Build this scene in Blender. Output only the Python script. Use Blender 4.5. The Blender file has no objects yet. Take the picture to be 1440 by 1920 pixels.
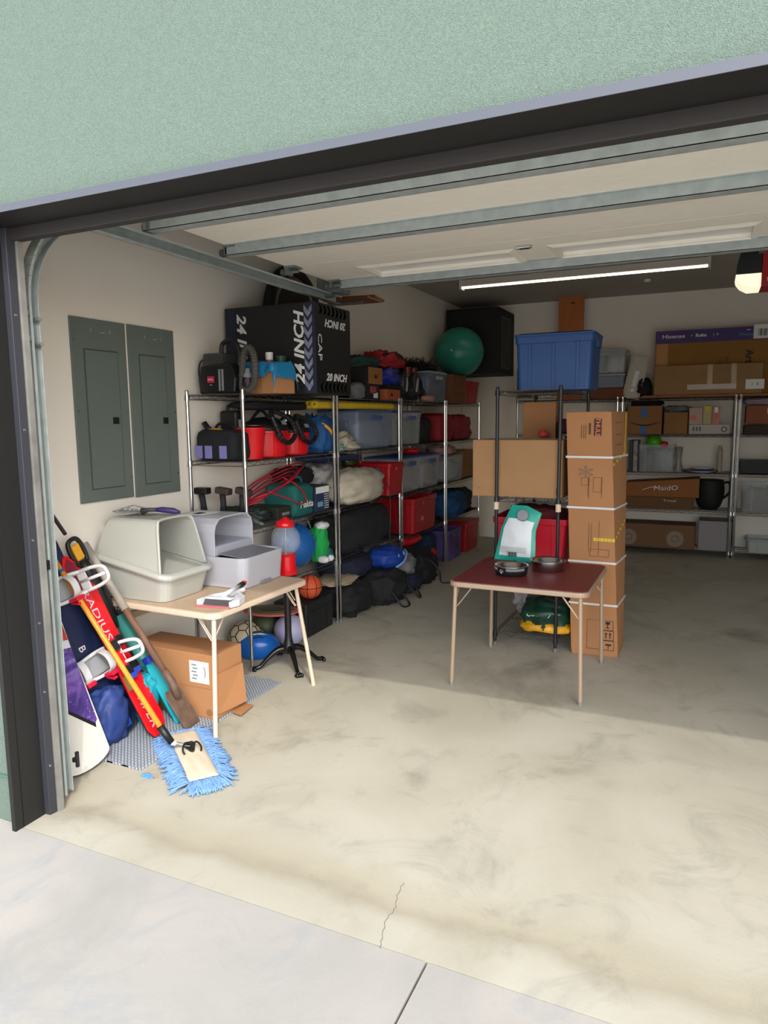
import bpy, bmesh, math, random
from mathutils import Vector, Matrix, noise
C = bpy.context.scene.collection
PI = math.pi
random.seed(4)

# ------------------------------------------------------------------ camera
YAW, PITCH, ROLL, FPX, CAMZ = 24.7616, 7.537, .5861, 1318.475, 1.68
_y, _p, _r = (math.radians(a) for a in (YAW, PITCH, ROLL))
_f = Vector((-math.sin(_y)*math.cos(_p), math.cos(_y)*math.cos(_p), -math.sin(_p)))
_rt = Vector((math.cos(_y), math.sin(_y), 0)); _dn = _f.cross(_rt)
RT = math.cos(_r)*_rt + math.sin(_r)*_dn
DN = -math.sin(_r)*_rt + math.cos(_r)*_dn
cd = bpy.data.cameras.new('camera'); cam = bpy.data.objects.new('camera', cd); C.objects.link(cam)
cd.sensor_fit = 'VERTICAL'; cd.sensor_height = 24; cd.lens = FPX*24/1920; cd.clip_start = .05
m3 = Matrix((RT, -DN, -_f)).transposed()
cam.matrix_world = Matrix.Translation((0, 0, CAMZ)) @ m3.to_4x4()
bpy.context.scene.camera = cam
def at(px, py, x=None, y=None, z=None):
    """point of a known plane seen at a photo pixel (survey of the photograph)"""
    d = RT*((px-720)/FPX) + DN*((py-960)/FPX) + _f
    o = Vector((0, 0, CAMZ))
    t = (x/d.x) if x is not None else ((y/d.y) if y is not None else (z-CAMZ)/d.z)
    return o + d*t
# ------------------------------------------------------------------ light and exposure
w = bpy.data.worlds.new('sky'); bpy.context.scene.world = w; w.use_nodes = True
nt = w.node_tree; bg = nt.nodes['Background']
sky = nt.nodes.new('ShaderNodeTexSky'); sky.sky_type = 'NISHITA'; sky.sun_disc = False
sky.sun_elevation = math.radians(41.9); sky.sun_rotation = math.radians(140); sky.air_density = 1.0; sky.dust_density = 2.0
hs = nt.nodes.new('ShaderNodeHueSaturation'); hs.inputs['Saturation'].default_value = .55; nt.links.new(sky.outputs[0], hs.inputs['Color']); nt.links.new(hs.outputs[0], bg.inputs[0]); bg.inputs[1].default_value = .62
sd = bpy.data.lights.new('sun', 'SUN'); sun = bpy.data.objects.new('sun', sd); C.objects.link(sun)
sd.energy = 1.65; sd.angle = math.radians(.6); sd.color = (1, .965, .90)
sun.rotation_euler = Vector((-.678, .886, -1)).to_track_quat('-Z', 'Y').to_euler(); sun.location = (6, -8, 10)
vs = bpy.context.scene.view_settings
vs.view_transform = 'Standard'; vs.look = 'None'; vs.gamma = 1; vs.use_curve_mapping = False; vs.exposure = -0.18

# ------------------------------------------------------------------ materials
def lin(h):
    h = h.lstrip('#'); v = [int(h[i:i+2], 16)/255 for i in (0, 2, 4)]
    return tuple((c/12.92 if c <= .04045 else ((c+.055)/1.055)**2.4) for c in v)
MT = {}
def M(name, col, rough=.6, metal=0, var=0, vscale=6, bump=0, bscale=60, coat=0, alpha=1, stretch=None, emit=0, spec=.5):
    if name in MT: return MT[name]
    m = bpy.data.materials.new(name); m.use_nodes = True; t = m.node_tree; N = t.nodes; L = t.links
    b = N['Principled BSDF']; c = lin(col)
    b.inputs['Base Color'].default_value = (*c, 1); b.inputs['Roughness'].default_value = rough
    b.inputs['Metallic'].default_value = metal; b.inputs['Coat Weight'].default_value = coat
    b.inputs['Alpha'].default_value = alpha; b.inputs['Specular IOR Level'].default_value = spec
    if emit:
        b.inputs['Emission Color'].default_value = (*c, 1); b.inputs['Emission Strength'].default_value = emit
    if var or bump:
        tc = N.new('ShaderNodeTexCoord'); mp = N.new('ShaderNodeMapping'); L.new(tc.outputs['Object'], mp.inputs[0])
        if stretch: mp.inputs['Scale'].default_value = stretch
        if var:
            n = N.new('ShaderNodeTexNoise'); n.inputs['Scale'].default_value = vscale; n.inputs['Detail'].default_value = 5
            L.new(mp.outputs[0], n.inputs[0])
            r = N.new('ShaderNodeValToRGB'); r.color_ramp.elements[0].position = .3; r.color_ramp.elements[1].position = .7
            r.color_ramp.elements[0].color = (*[max(0, x*(1-var)) for x in c], 1); r.color_ramp.elements[1].color = (*[min(1, x*(1+var)) for x in c], 1)
            L.new(n.outputs[0], r.inputs[0]); L.new(r.outputs[0], b.inputs['Base Color'])
        if bump:
            n2 = N.new('ShaderNodeTexNoise'); n2.inputs['Scale'].default_value = bscale; n2.inputs['Detail'].default_value = 3
            L.new(mp.outputs[0], n2.inputs[0]); bp = N.new('ShaderNodeBump'); bp.inputs['Strength'].default_value = bump
            bp.inputs['Distance'].default_value = .004; L.new(n2.outputs[0], bp.inputs['Height']); L.new(bp.outputs[0], b.inputs['Normal'])
    MT[name] = m; return m
def concrete(name, base, dark, light, blot, scale=1.0):
    m = bpy.data.materials.new(name); m.use_nodes = True; t = m.node_tree; N = t.nodes; L = t.links; b = N['Principled BSDF']
    tc = N.new('ShaderNodeTexCoord')
    def ns(s, d, dist=0, rough=.6):
        n = N.new('ShaderNodeTexNoise'); n.inputs['Scale'].default_value = s*scale; n.inputs['Detail'].default_value = d
        n.inputs['Distortion'].default_value = dist; n.inputs['Roughness'].default_value = rough; L.new(tc.outputs['Object'], n.inputs[0]); return n
    def ramp(n, p0, p1):
        r = N.new('ShaderNodeMapRange'); r.inputs[1].default_value = p0; r.inputs[2].default_value = p1; L.new(n.outputs[0], r.inputs[0]); return r
    def mix(f, a, c, mode='MIX'):
        x = N.new('ShaderNodeMix'); x.data_type = 'RGBA'; x.blend_type = mode; L.new(f, x.inputs[0])
        for k, v in ((6, a), (7, c)):
            if isinstance(v, tuple): x.inputs[k].default_value = (*v, 1)
            else: L.new(v, x.inputs[k])
        return x.outputs[2]
    a = mix(ramp(ns(1.1, 8, .6), .38, .64).outputs[0], lin(base), lin(light))
    a = mix(ramp(ns(2.7, 9, 1.2, .7), .52, .75).outputs[0], a, lin(blot))
    a = mix(ramp(ns(.7, 6, 1.5), .56, .8).outputs[0], a, lin(dark))
    sp = ramp(ns(95, 4), .62, .72); mm = N.new('ShaderNodeMath'); mm.operation = 'MULTIPLY'; mm.inputs[1].default_value = .16; L.new(sp.outputs[0], mm.inputs[0])
    a = mix(mm.outputs[0], a, lin(dark))
    # hairline cracks and trowel marks
    L.new(a, b.inputs['Base Color']); b.inputs['Roughness'].default_value = .78
    bp = N.new('ShaderNodeBump'); bp.inputs['Strength'].default_value = .25; bp.inputs['Distance'].default_value = .003
    L.new(ns(45, 6).outputs[0], bp.inputs['Height']); L.new(bp.outputs[0], b.inputs['Normal'])
    return m
floor_m = concrete('garage_concrete', '#aba592', '#7a7667', '#b8b3a2', '#979384')
drive_m = concrete('driveway_concrete', '#a19e96', '#8f8d87', '#aea89f', '#96999a')
stucco = M('green_stucco', '#66766a', .9, var=.16, vscale=170, bump=1.0, bscale=320)
wall_m = M('wall_paint', '#ebe4d8', .85, var=.02, vscale=2, bump=.15, bscale=40)
ceil_m = M('ceiling_paint', '#b0aaa0', .9, var=.02)
bronze = M('dark_bronze_trim', '#151514', .55, metal=.0, bump=.05)
seal_m = M('brown_weather_seal', '#272321', .7, var=.15, vscale=30, stretch=(1, 8, 8))
bluegr = M('slate_metal_trim', '#303137', .45, metal=.1)
galv = M('galvanised_steel', '#a9b1ae', .5, metal=.3, var=.12, vscale=18)
galvd = M('dull_steel', '#7b807e', .5, metal=.35, var=.2, vscale=25)
chrome = M('chrome', '#c9cacc', .16, metal=1)
wirem = M('shelf_wire_chrome', '#77787a', .28, metal=.9)
blackmetal = M('black_painted_steel', '#26282b', .38, metal=.2)
doorw = M('door_panel_cream', '#f0eadb', .6, var=.06, vscale=9, bump=.5, bscale=30, stretch=(1, 14, 14))
white = M('white_plastic', '#d6d6d8', .35)
litgrey = M('warm_light_grey_plastic', '#aeafa7', .42, bump=.05, bscale=300)
litwhite = M('cool_white_plastic', '#b5b6be', .36)
grey = M('grey_plastic', '#7d8184', .45)
dgrey = M('dark_grey_plastic', '#3a3c3f', .5)
black = M('black_plastic', '#151618', .45)
blackf = M('black_fabric', '#15161a', .85, var=.25, vscale=12, bump=.5, bscale=25)
navyf = M('navy_fabric', '#1b2138', .85, var=.25, vscale=12, bump=.5, bscale=25)
creamf = M('cream_fabric', '#b3ab9a', .9, var=.12, vscale=9, bump=.8, bscale=14)
greyf = M('grey_fabric', '#6b6c70', .9, var=.15, vscale=9, bump=.6, bscale=20)
card = M('cardboard', '#a8774e', .82, var=.06, vscale=3, bump=.1, bscale=20)
cardp = M('pale_cardboard', '#a07a54', .85, var=.05, vscale=3)
cardd = M('dark_cardboard', '#8a6238', .85, var=.1, vscale=3)
tape = M('packing_tape', '#b08a5c', .25)
paper = M('white_paper', '#e6e6e4', .7)
ink = M('black_ink', '#1c1b1a', .7)
inkw = M('white_ink', '#dcdcdc', .6)
brownink = M('brown_ink', '#5e4028', .8)
red = M('red_plastic', '#c81420', .35)
redd = M('deep_red_plastic', '#a30f1c', .4)
bluep = M('blue_tote_plastic', '#174682', .5)
clear = M('clear_plastic', '#c4ccd2', .15, alpha=.24)
clearb = M('clear_bluish_plastic', '#8c9ab4', .2, alpha=.38)
glass = M('clear_glass', '#dfe8ee', .03, alpha=.16)
steel = M('brushed_steel', '#b9b9bb', .25, metal=1)
yellow = M('yellow_foam', '#d8b820', .75)
tealp = M('teal_plastic', '#1d8d80', .45)
tealf = M('teal_fabric', '#0f5c58', .8, bump=.3, bscale=30)
bluef = M('blue_fabric', '#17508c', .75, bump=.4, bscale=20, var=.2)
wood = M('brown_wood', '#7a4a28', .6, var=.25, vscale=8, stretch=(12, 12, 1))
panelg = M('grey_enamel_steel', '#66706a', .42, var=.05, vscale=3)

# ------------------------------------------------------------------ mesh helpers
class MB:
    def __init__(s): s.v = []; s.f = []; s.T = Matrix()
    def add(s, vs, fs):
        n = len(s.v); s.v += [tuple(s.T @ Vector(v)) for v in vs]; s.f += [tuple(n+i for i in f) for f in fs]; return s
    def box(s, x0, x1, y0, y1, z0, z1):
        return s.hexa([(x0, y0, z0), (x1, y0, z0), (x1, y1, z0), (x0, y1, z0)], [(x0, y0, z1), (x1, y0, z1), (x1, y1, z1), (x0, y1, z1)])
    def hexa(s, b, t):
        return s.add(list(b)+list(t), [(3, 2, 1, 0), (4, 5, 6, 7), (0, 1, 5, 4), (1, 2, 6, 5), (2, 3, 7, 6), (3, 0, 4, 7)])
    def cyl(s, a, b, r0, r1=None, n=12, cap=True):
        return s.tube([a, b], [r0, r0 if r1 is None else r1], n, cap)
    def tube(s, pts, r, n=8, cap=True, closed=False):
        pts = [Vector(p) for p in pts]; k = len(pts)
        rr = r if isinstance(r, (list, tuple)) else [r]*k
        vs = []; up = None
        for i, p in enumerate(pts):
            if closed: t = pts[(i+1) % k]-pts[i-1]
            else: t = pts[min(i+1, k-1)]-pts[max(i-1, 0)]
            t.normalize()
            if up is None: up = Vector((0, 0, 1)) if abs(t.z) < .9 else Vector((1, 0, 0))
            a = t.cross(up); a.normalize(); b = a.cross(t); up = b
            for j in range(n):
                q = 2*PI*j/n; vs.append(p+(a*math.cos(q)+b*math.sin(q))*rr[i])
        fs = []
        for i in range(k if closed else k-1):
            i2 = (i+1) % k
            for j in range(n):
                j2 = (j+1) % n; fs.append((i*n+j, i2*n+j, i2*n+j2, i*n+j2))
        if cap and not closed: fs += [tuple(range(n)), tuple((k-1)*n+j for j in reversed(range(n)))]
        return s.add(vs, fs)
    def lathe(s, prof, c=(0, 0, 0), n=28, axis=None, cap=True):
        vs = []; fs = []; R = Vector((0, 0, 1)).rotation_difference(Vector(axis)).to_matrix() if axis else Matrix.Identity(3)
        for r, z in prof:
            for j in range(n):
                q = 2*PI*j/n; vs.append(Vector(c)+R @ Vector((r*math.cos(q), r*math.sin(q), z)))
        for i in range(len(prof)-1):
            for j in range(n):
                j2 = (j+1) % n; fs.append((i*n+j, i*n+j2, (i+1)*n+j2, (i+1)*n+j))
        if cap: fs += [tuple(reversed(range(n))), tuple((len(prof)-1)*n+j for j in range(n))]
        return s.add(vs, fs)
    def prism(s, poly, a, b, plane='xz'):
        """extrude a 2-D outline; plane names the two axes of the outline, a..b runs on the third"""
        f = {'xz': lambda u, v, w: (u, w, v), 'xy': lambda u, v, w: (u, v, w), 'yz': lambda u, v, w: (w, u, v)}[plane]
        n = len(poly); vs = [f(u, v, a) for u, v in poly]+[f(u, v, b) for u, v in poly]
        return s.add(vs, [tuple(range(n)), tuple(reversed(range(n, 2*n)))]+[(i, (i+1) % n, n+(i+1) % n, n+i) for i in range(n)])
    def soft(s, c, r, e=1.0, amp=.06, seed=0, fr=3.0, nu=26, nv=16, flat=None):
        """rounded cloth-like body: superellipsoid with folds"""
        sg = lambda x, p: math.copysign(abs(x)**p, x); vs = []; off = Vector((seed*7.3, seed*3.1, seed*1.7))
        for i in range(nv+1):
            ph = -PI/2+PI*i/nv
            for j in range(nu):
                th = 2*PI*j/nu
                d = Vector((sg(math.cos(ph), e)*sg(math.cos(th), e), sg(math.cos(ph), e)*sg(math.sin(th), e), sg(math.sin(ph), e)))
                k = 1+amp*(noise.noise(d*fr+off)*1.2+.6*noise.noise(d*fr*2.6+off)+.3*noise.noise(d*fr*6+off))
                p = Vector((d.x*r[0]*k, d.y*r[1]*k, d.z*r[2]*k))
                if flat is not None: p.z = max(p.z, -r[2]*flat)
                vs.append(Vector(c)+p)
        fs = [(i*nu+j, i*nu+(j+1) % nu, (i+1)*nu+(j+1) % nu, (i+1)*nu+j) for i in range(nv) for j in range(nu)]
        return s.add(vs, fs)
    def sphere(s, c, r, nu=32, nv=20): return s.soft(c, (r, r, r), 1, 0, 0, nu=nu, nv=nv)
    def build(s, name, mat, parent=None, smooth=False, bevel=0, sub=0, weld=True, loc=None):
        me = bpy.data.meshes.new(name); me.from_pydata(s.v, [], s.f)
        bm = bmesh.new(); bm.from_mesh(me)
        if weld: bmesh.ops.remove_doubles(bm, verts=bm.verts, dist=1e-5)
        bmesh.ops.recalc_face_normals(bm, faces=bm.faces); bm.to_mesh(me); bm.free()
        for p in me.polygons: p.use_smooth = smooth
        me.materials.append(mat); o = bpy.data.objects.new(name, me); C.objects.link(o)
        if parent: o.parent = parent
        if bevel:
            b = o.modifiers.new('bevel', 'BEVEL'); b.width = bevel; b.segments = 2; b.limit_method = 'ANGLE'; b.angle_limit = math.radians(35)
        if sub:
            u = o.modifiers.new('sub', 'SUBSURF'); u.levels = sub; u.render_levels = sub
        return o
def smooth_path(pts, k=8, closed=False):
    P = [Vector(p) for p in pts]; n = len(P); out = []
    for i in range(n if closed else n-1):
        g = (lambda j: P[j % n]) if closed else (lambda j: P[min(max(j, 0), n-1)])
        p0, p1, p2, p3 = g(i-1), g(i), g(i+1), g(i+2)
        for a in range(k):
            t = a/k; out.append(.5*((2*p1)+(p2-p0)*t+(2*p0-5*p1+4*p2-p3)*t*t+(3*p1-p0-3*p2+p3)*t**3))
    if not closed: out.append(P[-1])
    return out
def tag(o, label, cat, group=None, kind=None):
    if label: o['label'] = label
    if cat: o['category'] = cat
    if group: o['group'] = group
    if kind: o['kind'] = kind
    return o
def thing(name, label, cat, loc=(0, 0, 0), rz=0, group=None):
    o = bpy.data.objects.new(name, None); o.empty_display_size = .05; C.objects.link(o)
    o.location = loc; o.rotation_euler = (0, 0, math.radians(rz)); return tag(o, label, cat, group)
def struct(name, mb, mat, label=None, **k):
    o = mb.build(name, mat, None, **k); o['kind'] = 'structure'
    if label: o['label'] = label
    return o
def copy_thing(root, loc, rz=None, label=None, group=None):
    def cp(o, par):
        c = o.copy(); C.objects.link(c)
        if par: c.parent = par
        for ch in [h for h in bpy.data.objects if h.parent == o]: cp(ch, c)
        return c
    r = cp(root, None); r.location = loc
    if rz is not None: r.rotation_euler = (0, 0, math.radians(rz))
    if label: r['label'] = label
    if group: r['group'] = group
    return r
def text(s, size, mat, parent, o, u, v, name='lettering', shear=0, sx=1, bold=0, ext=.0006):
    """flat letters lying in the plane spanned by u (reading direction) and v (up)"""
    c = bpy.data.curves.new('t', 'FONT'); c.body = s; c.size = size; c.shear = shear; c.offset = bold; c.extrude = ext
    c.align_x = 'CENTER'; c.align_y = 'CENTER'; c.resolution_u = 2
    t = bpy.data.objects.new('t', c); C.objects.link(t)
    me = bpy.data.meshes.new_from_object(t); bpy.data.objects.remove(t)
    u = Vector(u).normalized(); v = Vector(v).normalized(); n = u.cross(v)
    Mx = Matrix((u, v, n)).transposed().to_4x4(); Mx.translation = Vector(o)+n*.0015
    me.transform(Mx @ Matrix.Diagonal((sx, 1, 1, 1))); me.materials.clear(); me.materials.append(mat)
    ob = bpy.data.objects.new(name, me); C.objects.link(ob); ob.parent = parent; return ob
def quad(name, mat, parent, o, u, v, w, h, t=.0008):
    """thin sticker centred on o in plane u,v"""
    u = Vector(u).normalized(); v = Vector(v).normalized(); n = u.cross(v).normalized(); o = Vector(o); m = MB()
    c = [o+u*a*w/2+v*b*h/2 for a, b in ((-1, -1), (1, -1), (1, 1), (-1, 1))]
    m.hexa([p-n*t for p in c], [p+n*t for p in c]); return m.build(name, mat, parent)
def carton(label, x0, x1, y0, y1, z0, z1, rz=0, mat=None, taped=True, name='cardboard_box', cat='box', group=None, bulge=0):
    cx, cy = (x0+x1)/2, (y0+y1)/2; t = thing(name, label, cat, (cx, cy, z0), rz, group); a, b, h = (x1-x0)/2, (y1-y0)/2, z1-z0
    MB().box(-a, a, -b, b, 0, h).build('body', mat or card, t, bevel=.004)
    if taped:
        quad('tape', tape, t, (0, 0, h+.0008), (1, 0, 0), (0, 1, 0), 2*a, .05)
    return t, a, b, h
def tote(name, label, cat, c, L, W, H, body, lidm=None, rz=0, taper=.88, group=None, fill=None, lip=.02, ribs=True, openc=False):
    """moulded storage bin, tapered walls, rolled rim, optional lid; c = centre of base"""
    t = thing(name, label, cat, c, rz, group); m = MB(); k = taper
    def ring(sx, sy, z, r=.03, n=4):
        o = []
        for qx, qy, a0 in ((1, 1, 0), (-1, 1, 90), (-1, -1, 180), (1, -1, 270)):
            for i in range(n+1):
                a = math.radians(a0+90*i/n); o.append((qx*(sx/2-r)+r*math.cos(a), qy*(sy/2-r)+r*math.sin(a), z))
        return o
    rs = [ring(L*k, W*k, 0), ring(L*(k+(.97-k)*.9), W*(k+(.97-k)*.9), H*.86), ring(L*.99, W*.99, H*.87), ring(L, W, H*.97), ring(L, W, H),
          ring(L*.96, W*.96, H), ring(L*.94, W*.94, H*.8), ring(L*k*.96, W*k*.96, .006)]
    n = len(rs[0]); vs = sum(rs, []); fs = [(i*n+j, i*n+(j+1) % n, (i+1)*n+(j+1) % n, (i+1)*n+j) for i in range(len(rs)-1) for j in range(n)]
    fs += [tuple(range(n)), tuple((len(rs)-1)*n+j for j in range(n))]; m.add(vs, fs)
    if ribs:
        for s_ in (-1, 1):
            for q in (-.3, 0, .3):
                m.hexa([(q*L-.012, s_*W*k/2*.98, 0), (q*L+.012, s_*W*k/2*.98, 0), (q*L+.012, s_*(W*k/2+.006), 0), (q*L-.012, s_*(W*k/2+.006), 0)],
                       [(q*L-.012, s_*W*.96/2, H*.86), (q*L+.012, s_*W*.96/2, H*.86), (q*L+.012, s_*(W*.97/2+.006), H*.86), (q*L-.012, s_*(W*.97/2+.006), H*.86)])
    m.build('body', body, t, bevel=.002)
    for s_ in (-1, 1):
        MB().box(s_*(L/2)-.012, s_*(L/2)+.012, -W*.16, W*.16, H*.78, H*.9).build('handle', lidm or body, t, bevel=.004)
    if lidm and not openc:
        l = MB(); l.add(ring(L*1.01, W*1.01, H)+ring(L*1.02, W*1.02, H+.012)+ring(L*.9, W*.9, H+.022), [(i*n+j, i*n+(j+1) % n, (i+1)*n+(j+1) % n, (i+1)*n+j) for i in range(2) for j in range(n)]+[tuple(range(n)), tuple(2*n+j for j in range(n))])
        l.build('lid', lidm, t, bevel=.002)
    if fill:
        for i, fm in enumerate(fill):
            q = (i+.5)/len(fill)-.5
            MB().soft((q*L*k*.85, 0, H*.42), (L*k*.42/len(fill)+.02, W*k*.4, H*.38), .6, .14, i+int(H*100), flat=.98).build('contents', fm, t, smooth=True)
    return t
def bag(name, label, cat, c, r, mat, e=.7, amp=.1, seed=1, rz=0, straps=0, strapm=None, group=None, zip_=True, nu=36, nv=22):
    """soft bag; c = centre of its underside"""
    t = thing(name, label, cat, c, rz, group)
    MB().soft((0, 0, r[2]*.93), r, e, amp, seed, flat=.93, nu=nu, nv=nv).build('body', mat, t, smooth=True)
    for i in range(straps):
        y = (-.5+i)*r[1]*.9 if straps > 1 else 0
        pts = [(r[0]*.4, y, r[2]*1.7), (r[0]*.9, y*1.1, r[2]*1.45), (r[0]*1.12, y*1.15, r[2]*.9), (r[0]*1.1, y*1.1, r[2]*.35)]
        m = MB(); q = smooth_path(pts, 6)
        for a, b in zip(q[:-1], q[1:]):
            m.hexa([a+Vector((0, -.018, 0)), a+Vector((0, .018, 0)), a+Vector((-.006, .018, -.006)), a+Vector((-.006, -.018, -.006))],
                   [b+Vector((0, -.018, 0)), b+Vector((0, .018, 0)), b+Vector((-.006, .018, -.006)), b+Vector((-.006, -.018, -.006))])
        m.build('strap', strapm or black, t)
    return t
# ================================================================== the building
X0, X1, YF, YB, ZC = -3.2, 3.1, 1.99, 9.6, 3.19       # garage interior
JX, JX2, HZ = -2.535, 2.4, 2.436                       # door opening
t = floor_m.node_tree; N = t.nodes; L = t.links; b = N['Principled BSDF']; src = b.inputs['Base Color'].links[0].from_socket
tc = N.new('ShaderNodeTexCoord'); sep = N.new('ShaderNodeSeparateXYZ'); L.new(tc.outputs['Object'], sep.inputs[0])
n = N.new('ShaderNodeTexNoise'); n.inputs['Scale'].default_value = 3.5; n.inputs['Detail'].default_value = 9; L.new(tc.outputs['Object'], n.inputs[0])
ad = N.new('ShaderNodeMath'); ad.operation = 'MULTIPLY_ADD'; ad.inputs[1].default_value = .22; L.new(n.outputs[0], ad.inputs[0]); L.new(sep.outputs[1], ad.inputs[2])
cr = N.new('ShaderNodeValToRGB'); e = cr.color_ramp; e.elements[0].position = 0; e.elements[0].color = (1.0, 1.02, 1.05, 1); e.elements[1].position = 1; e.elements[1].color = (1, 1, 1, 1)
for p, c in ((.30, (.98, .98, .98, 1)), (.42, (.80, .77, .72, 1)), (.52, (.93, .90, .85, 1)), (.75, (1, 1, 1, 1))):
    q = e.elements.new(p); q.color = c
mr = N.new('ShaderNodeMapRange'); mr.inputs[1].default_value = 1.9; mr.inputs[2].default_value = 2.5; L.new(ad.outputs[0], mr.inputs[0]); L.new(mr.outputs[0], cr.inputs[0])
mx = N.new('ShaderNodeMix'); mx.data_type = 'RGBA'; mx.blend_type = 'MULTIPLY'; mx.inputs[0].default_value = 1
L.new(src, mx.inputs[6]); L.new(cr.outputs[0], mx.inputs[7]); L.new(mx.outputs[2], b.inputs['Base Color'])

struct('floor', MB().box(X0-.15, X1+.15, 1.860, YB+.15, -.15, 0), floor_m)
m = MB(); m.box(-14, -.729, .3, 1.856, -.2, -.001); m.box(-.721, 2.3, .3, 1.856, -.2, -.001); m.box(2.308, 14, .3, 1.856, -.2, -.001)
m.box(-14, 14, -12, 1.858, -.3, -.03)
struct('driveway', m, drive_m)
struct('driveway_outer_bounce', MB().box(-14, 14, -14, .292, -.2, -.001), concrete('bounce_pale_concrete', '#dbd9d3', '#cfcdc6', '#e3e1dc', '#d2d0ca'))  # unseen slab, made paler to bounce extra light onto door and walls
pts = smooth_path([at(757, 1655, z=0), at(745, 1680, z=0), at(740, 1705, z=0), at(724, 1725, z=0), at(716, 1760, z=0), at(713, 1778, z=0)], 5)
m = MB()
for k, (p, q) in enumerate(zip(pts[:-1], pts[1:])):
    j0, j1 = Vector((.0035*math.sin(k*2.3), 0, 0)), Vector((.0035*math.sin((k+1)*2.3), 0, 0)); w_ = Vector((.0011, 0, 0)); up = Vector((0, 0, .0006))
    m.hexa([p+j0-w_, p+j0+w_, q+j1+w_, q+j1-w_], [p+j0-w_+up, p+j0+w_+up, q+j1+w_+up, q+j1-w_+up])
struct('floor_crack', m, M('crack_grey', '#6d685c', .9))
m = MB(); m.box(-8, X0-.15, 1.858, 10, -.3, -.01); m.box(X1+.15, 8, 1.858, 10, -.3, -.01)
struct('ground', m, drive_m)
m = MB(); m.box(-6.5, JX-.012, 1.862, YF, -.02, 4.6); m.box(JX2, 6.5, 1.862, YF, -.02, 4.6); m.box(JX-.012, JX2, 1.862, YF, HZ+.012, 4.6)
struct('wall_front', m, stucco)
m = MB(); m.box(-6.5, JX-.03, 1.852, 1.862, .205, .215)
struct('groove_shade_strip', m, M('groove_shadow_gap_green', '#4f6a5c', .9))  # raised strip whose darker green stands in for shade in a stucco groove
struct('wall_left', MB().box(X0-.15, X0, YF, YB+.15, 0, ZC+.1), wall_m)
struct('wall_right', MB().box(X1, X1+.15, YF, YB+.15, 0, ZC+.1), wall_m)
struct('wall_back', MB().box(X0, X1, YB, YB+.15, 0, ZC+.1), wall_m)
struct('ceiling', MB().box(X0, X1, YF, YB, ZC, ZC+.12), ceil_m)
struct('roof', MB().box(X0-.3, X1+.3, YF-.1, YB+.3, 4.55, 4.65), ceil_m)
m = MB(); m.box(X0, JX-.03, YF, YF+.03, 0, ZC); m.box(JX2+.03, X1, YF, YF+.03, 0, ZC); m.box(JX-.03, JX2+.03, YF, YF+.03, 2.47, ZC)
struct('wall_front_inside', m, wall_m)
# bronze casing round the opening
m = MB(); m.box(JX-.022, JX, 1.822, 1.862, -.008, HZ+.016); m.box(JX-.012, JX, 1.862, 1.965, -.008, HZ)
struct('trim_1', m, bronze, bevel=.002)
struct('trim_2', MB().box(JX, JX2, 1.8245, 1.985, HZ-.009, HZ+.010), bronze, bevel=.002)
struct('trim_7', MB().box(JX-.022, JX2+.022, 1.821, 1.8235, HZ-.01, HZ+.016), M('sky_sheen_flashing', '#565860', .4, metal=.1), bevel=.001)  # sky reflection on the casing's front edge, put into the colour as blue-grey
m = MB(); m.box(JX2, JX2+.022, 1.822, 1.985, -.008, HZ+.016)
struct('trim_3', m, bronze, bevel=.002)
struct('trim_4', MB().box(JX-.005, JX2, 1.985, 2.03, 2.384, 2.46), seal_m, bevel=.004)
m = MB(); m.hexa([(JX-.002, 1.965, 0), (-2.508, 1.968, 0), (-2.503, 2.0, 0), (JX-.002, 2.0, 0)], [(JX-.002, 1.965, 2.43), (-2.508, 1.968, 2.43), (-2.503, 2.0, 2.43), (JX-.002, 2.0, 2.43)])
o = struct('trim_6', m, bluegr, bevel=.002)
for z in (2.1, 1.65, 1.2, .85, .55, .22):
    MB().lathe([(.006, 0), (.005, .003), (0.001, .004)], (-2.506, 1.985, z), 8, (1, 0, 0)).build('screw', chrome, o)
# door track on the left jamb: upright, bend, horizontal run
t = thing('door_track', 'galvanised steel track running up the left jamb and back under the overhead door', 'track', (-2.55, 2.05, 0))
def chan(path, w=.05, th=.0035, dx=0):
    m = MB(); P = [Vector(p) for p in path]
    for a, b_ in zip(P[:-1], P[1:]):
        d = (b_-a).normalized(); nrm = Vector((0, d.z, -d.y))
        for (o0, o1, x0, x1) in ((-w/2, w/2, -.03, -.03+th), (-w/2, -w/2+th, -.03, .02), (w/2-th, w/2, -.03, .012), (-w/2, -w/2+.012, .02, .02+th)):
            c = [a+nrm*o0, a+nrm*o1, b_+nrm*o1, b_+nrm*o0]
            m.hexa([p+Vector((x0+dx, 0, 0)) for p in c], [p+Vector((x1+dx, 0, 0)) for p in c])
    return m
arc = [(0, .045+.36*(1-math.cos(a)), 2.18+.38*math.sin(a)) for a in [PI/2*i/14 for i in range(15)]]
chan([(0, .045, .03), (0, .045, 2.18)], .055).build('upright_rail', galv, t, bevel=.001)
chan(arc, .055).build('bend_rail', galv, t)
chan([(0, .405, 2.56), (0, 2.72, 2.56)], .055).build('horizontal_rail', galv, t)
MB().box(-.075, -.028, -.02, .10, .01, 2.15).build('wall_angle', galvd, t)
MB().box(-.03, .057, -.045, -.020, .0, 2.40).build('jamb_angle', M('stained_zinc', '#8b8983', .5, metal=.35, var=.25, vscale=9), t)
for z in (2.12, 2.02): 
    MB().cyl((-.02, .0, z), (.035, .0, z), .011, n=6).build('bolt', galvd, t); MB().cyl((-.02, .06, z-.02), (.03, .06, z-.02), .009, n=6).build('bolt', galvd, t)
MB().box(.0, .03, -.012, .02, 1.06, 1.10).build('latch_slot', black, t)
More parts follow.
